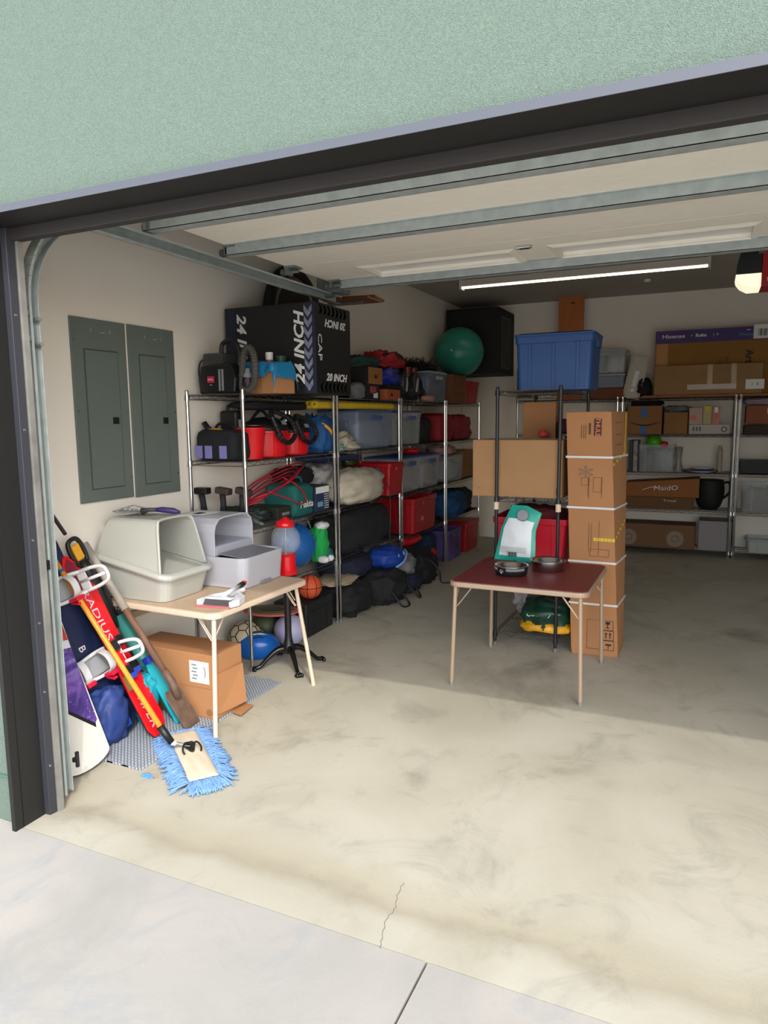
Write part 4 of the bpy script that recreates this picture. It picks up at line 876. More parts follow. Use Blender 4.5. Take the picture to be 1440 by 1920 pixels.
bag('carry_bag', 'long black carry bag lying across the red vacuums under the top shelf', 'bag', (-3.0, 4.50, S2+.338), (.13, .42, .033), blackf, .6, .1, 39)
fbox('flat navy case lying on the black and white backpack', 5.08, 5.62, 1.332, 1.375, x0=-3.16, x1=-2.84, mat=M('navy_plastic', '#1a2a5c', .4), name='flat_case', cat='case')
# --- shelf 3
def drill(label, x, y, lean, tone, big):
    t = thing('cordless_drill', label, 'drill', (x, y, S3+.02), 0, 'cordless drills standing battery up'); k = 1.0
    T = Matrix.Rotation(lean, 4, 'Y')
    m = MB(); m.T = T; m.tube([(-.03, 0, .05), (.06, 0, .05), (.10, 0, .048), (.15, 0, .045)], [.036, .034, .026, .012], 14); m.build('motor_housing', tone, t, smooth=True)
    m = MB(); m.T = T; m.tube([(-.01, 0, .07), (-.015, 0, .13), (-.028, 0, .20)], [.024, .020, .021], 12); m.build('grip', M('dark_rubber', '#1f2224', .7), t, smooth=True)
    m = MB(); m.T = T; m.box(-.075, .035, -.03, .03, .20, .245); m.build('battery', black if big else M('brown_grey_plastic', '#3f3430', .5), t, bevel=.008)
    m = MB(); m.T = T; m.tube([(.14, 0, .045), (.175, 0, .045)], [.013, .008], 10); m.build('chuck', galvd, t)
dk = M('dark_teal_plastic', '#1f3f44', .5)
drill('dark teal cordless drill at the wall end of the drill row', -3.13, 3.85, 0, dk, True)
drill('brownish cordless drill in the middle of the drill row', -3.0, 3.88, .12, M('brown_plastic', '#3b322e', .5), False)
drill('grey cordless drill leaning at the right of the drill row', -2.87, 3.90, .22, M('slate_plastic', '#3a4346', .5), False)
bag('power_tools', 'heap of dark green power tools lying behind the drills', 'power tools', (-2.98, 4.11, S3), (.17, .12, .055), M('mixed_dark_green', '#20302b', .6, var=.5, vscale=20), .7, .4, 41)
t = thing('extension_cord', 'red extension cord coiled loosely over the tools on the third shelf', 'extension cord', (-2.93, 4.30, S3+.10))
random.seed(3)
for k in range(5):
    pts = [((.10+.02*k)*math.cos(a)*1.0+random.gauss(0, .006), (.27+.015*k-.02*(k % 2))*math.sin(a)+.02*k, .09+.10*math.sin(a)*(.7+.1*k)+.02*k+.03*math.cos(a)) for a in [2*PI*i/14 for i in range(14)]]
    MB().tube(smooth_path(pts, 4, True), .0058, 7, closed=True).build('cord_loop', M('red_cord', '#b0162c', .4), t, smooth=True)
MB().tube(smooth_path([(.14, -.18, .12), (.20, .0, .05), (.20, .14, .0), (.19, .24, .03), (.19, .12, .14), (.14, .02, .2)], 6), .0058, 7).build('loose_end', M('red_cord', '#b0162c', .4), t, smooth=True)
t, a, b_, h = fbox('dark olive tool case under the red cord on the third shelf', 4.12+.12, 4.44, S3, S3+.09, x0=-3.1, x1=-2.80, mat=M('dark_olive', '#2b2d22', .6), name='tool_case', cat='tool case')
MB().box(a, a+.012, -.04, .04, .03, .05).build('latch', grey, t)
t = bag('tool_bag', 'teal tool bag lettered in white, beyond the red cord', 'tool bag', (-2.90, 4.56, S3), (.15, .14, .125), tealf, .35, .05, 42); text('Makita', .07, inkw, t, (.152, .0, .085), (0, 1, 0), (0, 0, 1), shear=.25, bold=.001)
MB().tube(smooth_path([(.05, -.1, .22), (.06, -.06, .28), (.06, .06, .28), (.05, .1, .22)], 5), .009, 8).build('handle', M('teal_webbing', '#17766f', .7), t, smooth=True)
t, a, b_, h = fbox('blue and white printed box at the end of the third shelf of the first rack', 4.735, 4.95, S3, S3+.20, x0=-3.0, x1=-2.77, mat=M('navy_printed_card', '#22324e', .6))
quad('white_header', paper, t, (a+.0008, 0, h*.84), (0, 1, 0), (0, 0, 1), 2*b_-.01, .05)
for q in range(7): quad('print_line', paper, t, (a+.0008, .06, h*.1+q*.018), (0, 1, 0), (0, 0, 1), .07, .005)
quad('picture', M('sky_print', '#6f9bb0', .6), t, (a+.0008, -.04, h*.28), (0, 1, 0), (0, 0, 1), .08, .04); quad('white_end', M('white_print', '#a9adb4', .6), t, (.02, -b_-.0008, h*.5), (1, 0, 0), (0, 0, 1), .1, .16)
bag('duffel', 'black duffel pushed to the back above the teal tool bag', 'duffel bag', (-3.03, 4.82, S3+.2), (.12, .19, .075), blackf, .6, .15, 43)
bag('backpack', 'black and white backpack on the third shelf behind the cream sack', 'backpack', (-3.02, 5.24, S3+.165), (.13, .18, .10), M('two_tone_fabric', '#8c8a8a', .8, var=.9, vscale=5), .7, .2, 44)
bag('duffel', 'dark duffel under the black and white backpack', 'duffel bag', (-3.05, 5.24, S3), (.11, .19, .085), blackf, .5, .1, 45)
t = bag('drawstring_sack', 'pale cream drawstring sack bulging out of the third shelf', 'sack', (-2.79, 5.44, S3+.0), (.19, .40, .155), creamf, .8, .11, 46, nu=48, nv=30)
MB().tube(smooth_path([(.12, .22, .22), (.19, .25, .16), (.21, .28, .06), (.215, .28, -.12), (.21, .27, -.35), (.215, .28, -.42)], 5), .005, 6).build('drawstring', black, t, smooth=True)
bag('ski_goggles', 'black goggles with lime lens above the cream sack', 'goggles', (-2.93, 5.63, S3+.30), (.06, .10, .04), M('lime_black', '#2c3318', .4, var=.8, vscale=12), .8, .2, 47)
bag('towel', 'teal towel tucked between the cream sack and the red bin', 'towel', (-2.80, 5.90, S3+.01), (.05, .06, .13), M('teal_cloth', '#1b7f92', .9, bump=.5), .8, .2, 48)
t = tote('storage_bin', 'dark red storage bin with paper label on the third shelf, above the black duffel', 'storage bin', (-2.92, 6.12, S3+.003), .50, .34, .30, redd, None, 0, .90)
quad('paper_label', M('grey_label', '#8d8f92', .6), t, (.11, -.163, .13), (1, 0, 0), (0, -.0, 1), .05, .12)
for k, (yy, lb) in enumerate(((6.64, 'clear storage bin with blue lid just past the red bin on the third shelf'), (7.22, 'clear storage bin with blue lid farther along the third shelf'))):
    tote('storage_bin', lb, 'storage bin', (-2.95, yy, S3+.003 if k == 9 else .94), .42, .54, .34, clear, M('blue_lid', '#4a5fa0', .4, alpha=.8), 0, .9, fill=[M('mauve_cloth', '#6b5864', .8) if k else M('pale_blue_paper', '#8fa3ae', .8), M('beige_cloth', '#9a8878', .8)])
bag('cap', 'small bright red cap on top of the blue-lidded bins', 'cap', (-2.90, 7.0, 1.305), (.08, .1, .035), M('bright_red', '#dd1420', .35), .9, .1, 49)
tote('storage_bin', 'clear bin of red and white things on the back rack shelf', 'storage bin', (-2.93, 8.0, .94), .42, .55, .30, clear, None, 0, .9, fill=[M('red_cloth', '#a0202a', .8), M('white_cloth', '#b4b6ba', .9)])
bag('bag', 'white and red bag crumpled on the clear bin at the back', 'bag', (-2.93, 8.0, 1.245), (.14, .2, .06), M('white_red', '#b08a86', .7, var=.6, vscale=8), .7, .3, 50)
t, a, b_, h = fbox('dark cardboard carton on the third shelf beside the clear bin at the back', 8.36, 8.84, .94, 1.28, mat=cardd, taped=True)

# --- shelf 4
def spiky(label, c, r_, rz):
    t = thing('sensory_ball', label, 'ball', c, rz, 'blue knobbly balls on the fourth shelf'); MB().sphere((0, 0, 0), r_).build('ball', M('blue_rubber', '#125a9e', .5), t, smooth=True)
    m = MB(); n_ = 420; ga = PI*(3-math.sqrt(5))
    for i in range(n_):
        z = 1-2*(i+.5)/n_; q = math.sqrt(1-z*z); a = ga*i; d = Vector((math.cos(a)*q, math.sin(a)*q, z)); m.cyl(d*r_*.98, d*(r_+.007), .005, .0025, n=5)
    o = m.build('knobs', M('blue_rubber', '#125a9e', .5), t); o['kind'] = 'stuff'
spiky('larger blue knobbly ball behind the gumball machine', (-2.90, 4.60, S4+.177), .170, 0)
spiky('smaller blue knobbly ball left of the gumball machine', (-2.93, 4.06, S4+.122), .115, 30)
t = bag('plush_toy', 'bright green plush with white feet next to the big blue ball', 'plush toy', (-2.83, 4.875, S4), (.07, .075, .16), M('kelly_green_plush', '#17a04a', .9, bump=.6), .8, .2, 51)
for s in (-1, 1): MB().soft((.06, s*.04, .03), (.05, .03, .03), .8, .05, 2).build('foot', white, t, smooth=True)
MB().soft((.03, 0, .30), (.05, .06, .03), .8, .2, 3).build('hair_tuft', white, t, smooth=True); MB().soft((.05, .05, .06), (.04, .04, .05), .8, .2, 4).build('teal_leg', tealf, t, smooth=True)
t = thing('hoop', 'thin silver hoop standing behind the green plush', 'hoop', (-2.98, 4.86, S4+.185), 0)
m = MB(); m.tube([(.0, .15*math.cos(a), .17*math.sin(a)) for a in [2*PI*i/40 for i in range(40)]], .007, 8, closed=True); m.build('ring', M('silver_plastic', '#b9bdc4', .3, metal=.3), t, smooth=True)
bag('duffel', 'big black duffel filling the fourth shelf of the second rack', 'duffel bag', (-2.92, 5.63, S4), (.20, .56, .19), M('charcoal_fabric', '#1a1c20', .85, var=.3, bump=.4), .6, .12, 52, nu=48, nv=28)
t = tote('storage_bin', 'dark red storage bin on the fourth shelf of the third rack', 'storage bin', (-2.90, 6.86, .51), .46, .66, .36, redd, None, 0, .9); MB().hexa([(.215, -.12, .12), (.215, -.06, .12), (.215, -.05, .15), (.215, -.10, .16)], [(.222, -.12, .12), (.222, -.06, .12), (.222, -.05, .15), (.222, -.10, .16)]).build('logo_mark', M('tan_print', '#b28a70', .6), t)
t, a, b_, h = fbox('yellow paperback standing upright at the end of the dark red bin', 7.27, 7.45, .51, .80, x0=-2.98, x1=-2.8, mat=M('yellow_card', '#c9a31c', .6), name='book', cat='book')
quad('cover_title', ink, t, (a+.0008, 0, h*.8), (0, 1, 0), (0, 0, 1), .1, .03)
bag('bag', 'blue rolled bag on the fourth shelf of the corner rack', 'bag', (-2.86, 7.98, .51), (.20, .32, .16), M('deep_blue_fabric', '#174a78', .8, bump=.5, var=.3), .7, .2, 53)
bag('bag', 'black patterned bag behind the blue rolled bag at the back', 'bag', (-2.95, 8.6, .51), (.17, .26, .14), M('black_pattern', '#20232a', .8, var=.8, vscale=20), .5, .15, 54)

# --- floor under the racks
t = thing('crate', 'black plastic crate with white lettering under the first rack', 'crate', (-2.90, 4.72, 0)); MB().box(-.15, .15, -.20, .22, 0, .27).build('body', M('matte_black_plastic', '#17181b', .6), t, bevel=.012)
for k in range(4): MB().box(.15, .156, -.17+k*.1, -.10+k*.1, .03, .20).build('side_rib', M('matte_black_plastic', '#17181b', .6), t, bevel=.002)
text('FIELD', .045, inkw, t, (-.02, -.201, .19), (1, 0, 0), (0, 0, 1), bold=.001)
def seamball(name, label, c, r_, mt, sm, kind):
    t = thing(name, label, 'ball', c, 20); MB().sphere((0, 0, 0), r_).build('cover', mt, t, smooth=True)
    if kind == 'basket':
        for R_ in (Matrix.Rotation(0, 3, 'X'), Matrix.Rotation(PI/2, 3, 'X'), Matrix.Rotation(PI/2, 3, 'Y')):
            m = MB(); m.tube([R_ @ Vector((r_*1.002*math.cos(a), r_*1.002*math.sin(a), 0)) for a in [2*PI*i/48 for i in range(48)]], .0028, 5, closed=True); m.build('seam', sm, t)
        for s in (-1, 1):
            m = MB(); m.tube([Vector((s*(.55+.25*math.cos(2*a)), math.cos(a)*.8, math.sin(a)*.8)).normalized()*r_*1.002 for a in [2*PI*i/48 for i in range(48)]], .0028, 5, closed=True); m.build('seam', sm, t)
    else:
        ph = (1+5**.5)/2; V = [Vector(v).normalized() for v in ((0, 1, ph), (0, 1, -ph), (0, -1, ph), (0, -1, -ph), (1, ph, 0), (1, -ph, 0), (-1, ph, 0), (-1, -ph, 0), (ph, 0, 1), (ph, 0, -1), (-ph, 0, 1), (-ph, 0, -1))]
        for v in V:
            nb = sorted([w_ for w_ in V if w_ != v], key=lambda w_: -w_.dot(v))[:5]; p = [(v*2+w_).normalized() for w_ in nb]
            a0 = p[0]-v*p[0].dot(v); b0 = v.cross(a0); p.sort(key=lambda q: math.atan2((q-v*q.dot(v)).dot(b0), (q-v*q.dot(v)).dot(a0)))
            m = MB(); pl_ = []
            for q in range(5):
                for k in range(5): pl_.append((p[q].lerp(p[(q+1) % 5], k/5)).normalized()*r_*1.003)
            m.tube(pl_, .004, 5, closed=True); m.build('seam', sm, t)
            for w_ in nb:
                if V.index(w_) > V.index(v):
                    a1, b1 = (v*2+w_).normalized(), (v+w_*2).normalized(); m = MB(); m.tube([a1.lerp(b1, k/4).normalized()*r_*1.003 for k in range(5)], .004, 5); m.build('seam', sm, t)
    return t
seamball('basketball', 'orange basketball sitting on the black crate', (-2.825, 4.70, .272+.098), .098, M('orange_rubber', '#c8502a', .6, bump=.3, bscale=300), black, 'basket')
seamball('football', 'cream and black football on the floor behind the cardboard box', (-2.985, 4.06, .12), .118, M('cream_leather', '#cfc2a6', .5), black, 'soccer')
c = at(485, 1198, z=.13)
t = thing('bike_helmet', 'bright blue cycling helmet on the floor under the first rack', 'helmet', (c.x, c.y, 0), 35)
MB().soft((0, 0, .075), (.145, .10, .105), .95, .04, 2, flat=.7).build('shell', M('glossy_blue', '#0f62c0', .25), t, smooth=True)
for q in range(-2, 3):
    m = MB(); m.tube([Vector((x, q*.032*(1-abs(x)*2.5), .075+.105*math.sqrt(max(0, 1-(x/.145)**2-(q*.032/.10)**2))+.001)) for x in (-.07, -.03, .02, .07)], [.004, .009, .009, .003], 6); m.build('vent', M('pale_vent' if q % 2 else 'dark_vent', '#b8c4a8' if q % 2 else '#0a2238', .5), t, smooth=True)
t = thing('beach_ball', 'white and violet ball beside the pedestal stand', 'ball', (-2.79, 4.34, .12)); MB().sphere((0, 0, 0), .118).build('skin', M('white_violet', '#a9a9c8', .4, var=.3, vscale=5), t, smooth=True)
t = thing('beach_ball', 'green camouflage ball beneath the pink-edged board', 'ball', (-3.03, 4.36, .11)); MB().sphere((0, 0, 0), .108).build('skin', M('camouflage', '#4a5238', .6, var=.7, vscale=9), t, smooth=True)
t = thing('skim_board', 'round pink-edged board lying on the balls under the first rack', 'board', (-2.94, 4.33, .245), 0)
m = MB(); m.T = Matrix.Rotation(math.radians(-5), 4, 'X'); m.lathe([(.19, 0), (.21, .008), (.21, .016), (.19, .02)], n=40); m.build('edge', M('coral_pink_foam', '#d8706c', .6), t, smooth=False)
m = MB(); m.T = Matrix.Rotation(math.radians(-5), 4, 'X'); m.lathe([(.175, .02), (.175, .023)], n=40); m.build('deck', M('olive_deck', '#7c7350', .7, var=.5, vscale=8), t)
m = MB(); m.T = Matrix.Rotation(math.radians(-5), 4, 'X'); m.lathe([(.09, .023), (.085, .027)], n=30); m.build('grip_pad', black, t)

# bags on the floor below the second and third racks
bag('backpack', 'charcoal backpack on the floor behind the chrome posts, straps trailing', 'backpack', (-2.85, 5.30, 0), (.22, .24, .15), blackf, .7, .2, 61)
bag('backpack', 'black backpack with strap loops on the floor, front of the pile', 'backpack', (-2.72, 5.76, 0), (.23, .24, .16), M('soft_black_fabric', '#17181c', .85, bump=.6), .7, .22, 62)
o = bag('cushion', 'beige cushion corner poking over the charcoal backpack', 'cushion', (-2.86, 5.20, .285), (.15, .20, .035), M('beige_cloth_cushion', '#a3957c', .9, bump=.4), .7, .2, 63)
bag('duffel', 'navy duffel sloping under the fourth shelf of the second rack', 'duffel bag', (-2.95, 5.56, .27), (.19, .30, .10), navyf, .6, .15, 64)
t = bag('sports_helmet', 'royal blue ball cap shaped helmet bag with pale logo on the black backpack', 'helmet bag', (-2.72, 5.93, .30), (.17, .20, .10), M('royal_blue_cloth', '#123a94', .6, bump=.3), .8, .12, 65)
for (u, v, r_) in ((.03, .17, .02), (-.09, .155, .016)): MB().lathe([(r_, 0), (r_*.9, .003)], (.172+.0, u, .10+v*.2), 16, (1, 0, .3)).build('logo_dot', M('pale_blue_print', '#86a8d0', .6), t)
MB().tube(smooth_path([(.15, -.1, .02), (.185, 0, .06), (.17, .10, .12), (.12, .17, .14)], 5), .010, 8).build('light_piping', M('pale_blue_print', '#86a8d0', .6), t, smooth=True)
bag('bag', 'grey and white bag wedged beside the blue helmet bag', 'bag', (-2.72, 6.27, .16), (.14, .13, .11), M('mottled_grey', '#77767a', .85, var=.5, vscale=8), .7, .2, 66)
bag('backpack', 'navy backpack on the floor under the grey and white bag', 'backpack', (-2.70, 6.25, 0), (.17, .20, .09), navyf, .6, .2, 67)
bag('backpack', 'black backpack farthest along the floor pile, strap dangling', 'backpack', (-2.70, 6.66, 0), (.19, .21, .17), blackf, .7, .22, 68)
bag('rolled_mat', 'red rolled mat lying on the bags under the third rack', 'mat', (-2.90, 6.95, .33), (.08, .24, .05), M('bright_red', '#dd1420', .35), .8, .08, 69)
bag('bag', 'small red bag on the floor at the end of the pile', 'bag', (-2.74, 7.12, 0.09), (.09, .09, .09), M('scarlet_cloth', '#b82a22', .7), .8, .15, 70)
bag('bag', 'olive brown bag on the floor under the red rolled mat', 'bag', (-2.92, 6.98, 0), (.12, .12, .16), M('olive_brown', '#3d372a', .85, bump=.4), .6, .2, 71)
bag('duffel', 'dark blue duffel on the floor under the third rack', 'duffel bag', (-2.97, 7.38, 0), (.18, .18, .2), M('dark_blue_fabric', '#16304a', .85, bump=.4), .5, .12, 72)
tote('storage_bin', 'purple and teal printed bin on the floor of the corner rack', 'storage bin', (-2.93, 7.96, 0), .42, .50, .36, M('violet_print', '#5a4a88', .5, var=.5, vscale=6), None, 0, .94)
tote('storage_bin', 'dark red bin on the floor at the back corner', 'storage bin', (-2.92, 8.6, 0), .44, .50, .36, redd, redd, 0, .9)
for k, (x, y, pts) in enumerate(((-2.55, 5.70, [(-.03, -.06, .20), (.10, -.08, .05), (.14, -.05, .008), (.15, .04, .008), (.10, .07, .06), (0, .06, .2)]), (-2.53, 5.98, [(-.05, -.04, .2), (.08, 0, .06), (.12, .03, .008), (.10, .10, .008), (.04, .13, .08)]), (-2.52, 6.62, [(-.03, 0, .25), (.07, .02, .14), (.09, .03, .02), (.15, .06, .006), (.19, .10, .006)]))):
    t = thing('webbing_strap', ('wide black strap loop trailing from the front backpack', 'second black strap loop trailing right of the first', 'single black strap hanging from the farthest backpack')[k], 'strap', (x, y, 0)); MB().tube(smooth_path(pts, 6), .009, 6).build('webbing', black, t, smooth=True)

# ================================================================== goods on the back-wall racks
def bx(px, py, y=9.16): return at(px, py, y=y)
T1, T2, T3, T4, T5 = 1.90, 1.465, 1.005, .555, .08
def bbox(label, px0, px1, z0, pyt, dep=.38, mat=None, taped=False, y=9.15, **k):
    a, b_ = bx(px0, pyt, y), bx(px1, pyt, y); return carton(label, a.x, b_.x, y, y+dep, z0, (a.z+b_.z)/2, 0, mat, taped, **k)
for k, (w_, x0) in enumerate(((1.42, -.80), (1.36, -.76))):
    t = thing('cardboard_sheet', ('bottom' if k == 0 else 'upper')+' flattened brown cardboard sheet under the television carton', 'cardboard sheet', (x0+w_/2, 9.35, T1+k*.014)); MB().box(-w_/2, w_/2, -.22, .2, 0, .012).build('sheet', M('reddish_cardboard', '#a0673e', .85, var=.3, vscale=5, stretch=(1, 1, 30)), t)
zb = T1+.03; a = bx(1230, 622, 9.30)
t = thing('television_carton', 'wide brown television carton with purple printed top on the back rack', 'box', (.0, 9.30, zb)); w0, w1, hh = a.x, .62, a.z-zb
MB().box(w0, w1, 0, .16, 0, hh).build('body', M('golden_cardboard', '#8f6428', .8, var=.06), t, bevel=.004)
purple = M('purple_print', '#3c1d6a', .5)
quad('purple_band', purple, t, ((w0+w1)/2, -.001, hh-.075), (1, 0, 0), (0, 0, 1), w1-w0, .15)
text('Hisense', .062, inkw, t, (w0+.20, -.002, hh-.07), (1, 0, 0), (0, 0, 1), sx=1.3, bold=.001); text('\u2022', .06, inkw, t, (w0+.40, -.002, hh-.07), (1, 0, 0), (0, 0, 1)); text('Roku', .05, inkw, t, (w0+.50, -.002, hh-.07), (1, 0, 0), (0, 0, 1), sx=1.1, bold=.002); text('|  V', .04, inkw, t, (w0+.66, -.002, hh-.07), (1, 0, 0), (0, 0, 1))
quad('teal_streak', M('teal_print', '#2d6a7c', .5), t, (w0+1.03, -.002, hh-.09), (1, 0, -.08), (.08, 0, 1), .26, .02)
for q in range(4): quad('small_mark', inkw, t, (w0+1.0+q*.09, -.002, hh-.035), (1, 0, 0), (0, 0, 1), .04, .008)
quad('barcode_label', paper, t, (w1-.10, -.003, hh-.06), (1, 0, 0), (0, 0, 1), .22, .16); m = MB()
for q in range(9): m.box(w1-.16+q*.014, w1-.16+q*.014+(.008 if q % 3 else .004), -.005, -.004, hh-.11, hh-.03)
m.build('barcode', ink, t)
text('Artd', .11, ink, t, (w0+1.02, -.002, hh*.52), (0, 0, -1), (1, 0, 0), bold=.002); text('WT', .07, M('faded_red_ink', '#7a3a28', .7), t, (w0+.78, -.002, hh*.50), (0, 0, -1), (1, 0, 0), bold=.002); text('H7', .07, M('faded_red_ink', '#7a3a28', .7), t, (w0+.72, -.002, hh*.50), (0, 0, -1), (1, 0, 0))
quad('orange_tape', M('orange_tape', '#b57a38', .4), t, (w0+.08, -.002, hh*.62), (1, 0, 0), (0, 0, 1), .13, .28)
a = bx(1228, 688, 9.17); b_ = bx(1432, 678, 9.17)
t = thing('flat_carton', 'long flat tan carton with tape and shipping labels before the television carton', 'box', ((a.x+b_.x)/2, 9.17, zb)); hw = (b_.x-a.x)/2; hh = (a.z+b_.z)/2-zb
MB().box(-hw, hw, 0, .11, 0, hh).build('body', M('tan_cardboard', '#96754e', .8, var=.06), t, bevel=.004)
for x in (.03, .28): quad('tape', M('glossy_tape', '#a88c66', .25), t, (x, -.001, hh*.65), (1, 0, 0), (0, 0, 1), .055, hh*.7)
quad('tape', M('pale_tape', '#b7a59a', .3), t, (.05, -.0015, hh*.25), (1, 0, 0), (0, 0, 1), .52, .06)
quad('shipping_label', paper, t, (.50, -.002, hh*.30), (1, 0, 0), (0, 0, 1), .19, .11); quad('small_label', paper, t, (.72, -.002, hh*.45), (1, 0, 0), (0, 0, 1), .09, .05); text('1   2', .04, ink, t, (.50, -.003, hh*.3), (1, 0, 0), (0, 0, 1))
bag('bag', 'black bag slumped left of the television carton on the back rack', 'bag', (bx(1212, 720).x-.03, 9.3, T1), (.09, .14, .125), blackf, .9, .15, 81)
t = thing('drawer_insert', 'tilted white plastic tray leaning beside the clear bins on the back rack', 'tray', (bx(1178, 740).x+.02, 9.22, T1), 0)
m = MB(); m.T = Matrix.Rotation(.22, 4, 'Y'); m.box(-.10, .10, 0, .012, 0, .50); [m.box(x0, x1, -.03, .012, z0, z1) for x0, x1, z0, z1 in ((-.10, -.088, 0, .5), (.088, .10, 0, .5), (-.1, .1, 0, .012), (-.1, .1, .488, .5))]; m.build('tray', M('ivory_plastic', '#b9b2a4', .45), t, bevel=.002)
m = MB(); m.T = Matrix.Rotation(.22, 4, 'Y'); m.box(-.03, .03, -.015, 0, .14, .34); m.build('inner_bar', white, t, bevel=.004)
m = MB(); m.T = Matrix.Rotation(.22, 4, 'Y'); m.lathe([(.028, 0), (.026, .014)], (0, -.001, .10), 16, (0, -1, 0)); m.build('knob', white, t)
a0 = bx(1122, 700).x
tote('storage_bin', 'upper clear bin with grey lid stacked behind the blue tote', 'storage bin', (a0+.10, 9.33, T1+.31), .46, .36, .27, clear, M('translucent_white_lid', '#a7b0ae', .35), 0, .94, fill=[M('teal_white', '#5f8a90', .7, var=.5, vscale=8), white])
tote('storage_bin', 'lower clear bin with dark contents stacked behind the blue tote', 'storage bin', (a0+.10, 9.33, T1+.155-.02), .44, .36, .15, clearb, M('translucent_white_lid', '#a7b0ae', .35), 0, .94, fill=[dgrey])
carton('thin rust brown box under the two clear bins on the back rack', a0-.10, a0+.30, 9.15, 9.5, T1, T1+.13, 0, M('rust_brown_card', '#6e3f2a', .8), False)
t = thing('picture_frame', 'white framed panel peeking out left of the blue tote', 'frame', (bx(968, 700).x, 9.2, T1), 0); m = MB(); [m.box(*q) for q in ((-.02, .0, 0, .02, 0, .42), (.2, .22, 0, .02, 0, .42), (0, .2, 0, .02, 0, .03), (0, .2, 0, .02, .39, .42))]; m.build('frame', M('ivory_plastic', '#b9b2a4', .45), t); MB().box(0, .2, .008, .012, .03, .39).build('picture', dgrey, t)
a, b_ = bx(1048, 552, 9.35), bx(1096, 550, 9.35)
t = thing('plywood_panel', 'upright orange-brown plywood panel behind the blue tote', 'board', ((a.x+b_.x)/2, 9.35, T1), 0); hw = (b_.x-a.x)/2; MB().box(-hw, hw, 0, .02, 0, a.z-T1).build('sheet', M('orange_plywood', '#b0642a', .6, var=.12, vscale=4, stretch=(8, 8, 1)), t, bevel=.002)
quad('hand_hole', M('dark_hole', '#5a3418', .8), t, (.02, -.001, a.z-T1-.12), (1, 0, 0), (0, 0, 1), .05, .02)

# second shelf, back wall
t, a, b_, h = bbox('cardboard box with curved smile print and blue tape on the back rack', 1178, 1242, T2, 761, mat=M('brown_cardboard', '#8c5f3a', .8), name='cardboard_box')  # one even, darker brown for this carton
m = MB(); m.tube([(x, -b_-.001, h*.46-.05*math.cos(x/.17*1.35)) for x in [-.17+.34*i/20 for i in range(21)]], [.003+.005*math.sin(PI*i/20) for i in range(21)], 6); m.build('smile_mark', ink, t)
for zz, hh in ((h*.78, h*.36), (h*.15, h*.28)): quad('blue_tape', M('blue_tape', '#1f5a9c', .5), t, (-.01, -b_-.0012, zz), (1, 0, 0), (0, 0, 1), .07, hh)
bag('cloth', 'dark cloth lying on top of the blue-taped box', 'cloth', ((bx(1178, 800).x+bx(1242, 800).x)/2, 9.35, T2+h), (.18, .17, .035), blackf, .7, .2, 82)
t, a, b_, h = bbox('open brown box with white cloth spilling over, right of the blue-taped box', 1246, 1290, T2, 773, mat=cardd)
t2 = bag('cloth', 'pale cloth bulging out of the open brown box', 'cloth', ((bx(1246, 800).x+bx(1290, 800).x)/2, 9.3, T2+h), (.15, .16, .04), greyf, .7, .3, 83)
t, a, b_, h = bbox('long white carton with round green seal lying on the back rack', 1292, 1368, T2, 796, dep=.2, mat=M('greyish_white_card', '#b5aeaa', .7))
m = MB(); m.tube([(a-.055+.028*math.cos(q), -b_-.001, h/2+.028*math.sin(q)) for q in [2*PI*i/24 for i in range(24)]], .006, 5, closed=True); m.build('round_seal', M('green_seal', '#3c5a4a', .6), t)
for q in range(3): quad('print_block', M('grey_ink2', '#6a6668', .7), t, (-a+.05+q*.035, -b_-.001, h*.55), (1, 0, 0), (0, 0, 1), .02, .05)
zt_ = T2+h+.002
for px0, px1, pyt, mt, lb, deco in ((1293, 1318, 765, M('cream_box', '#b59c8c', .7), 'small box with red portrait print on the long white carton', red), (1319, 1335, 761, M('lime_cream_box', '#a9a97c', .7), 'narrow cream and lime box in the middle of three on the white carton', yellow), (1336, 1351, 762, M('salmon_box', '#c07a6c', .7, var=.2), 'narrow salmon pink box at the right of three on the white carton', paper)):
    t, a, b_, h = bbox(lb, px0, px1, zt_, pyt, dep=.12, mat=mt); quad('print_patch', deco, t, (0 if deco is not red else -.03, -b_-.001, h*(.4 if deco is red else .8)), (1, 0, 0), (0, 0, 1), a*.9, h*.3)
t, a, b_, h = bbox('brown box on a dark tray at the right edge of the second back shelf', 1400, 1470, T2+.12, 760, mat=M('reddish_box', '#8a5034', .8)); quad('tape_patch', tape, t, (-a+.26, -b_-.001, h*.7), (1, 0, 0), (0, 0, 1), .1, .06)
bbox('dark brown tray box under the brown box at the right edge', 1396, 1470, T2, 797, mat=M('dark_tray', '#3a2a20', .8))
bag('cloth', 'pale mauve cloth on the brown box at the right edge', 'cloth', (.55, 9.33, T2+.12+h), (.2, .16, .05), M('mauve_pale_cloth', '#9a8a94', .9), .7, .2, 84)
# third shelf
for k, (px0, px1, mt, lb) in enumerate(((1180, 1187, black, 'thin black folder standing left of the clear bin on the back rack'), (1188, 1196, M('mottled_binder', '#8f8a90', .6, var=.5, vscale=20), 'thin grey binder standing next to the black folder'))):
    bbox(lb, px0, px1, T3, 826, mat=mt, name='binder', cat='binder')
a = (bx(1197, 880).x+bx(1262, 880).x)/2
tote('storage_bin', 'open clear bin with a lime green ball showing on the back rack', 'storage bin', (a, 9.33, T3), .43, .34, .33, clear, None, 0, .94, openc=True, fill=[M('grey_green_cloth', '#56605a', .9), M('white_cloth', '#b4b6ba', .9)])
c = bx(1226, 832, 9.3); t = thing('toy_ball', 'lime green ball in the open clear bin', 'ball', (c.x, 9.3, T3+.36)); MB().sphere((0, 0, 0), .09, 20, 14).build('ball', M('lime_plastic', '#4fae1c', .4), t, smooth=True)
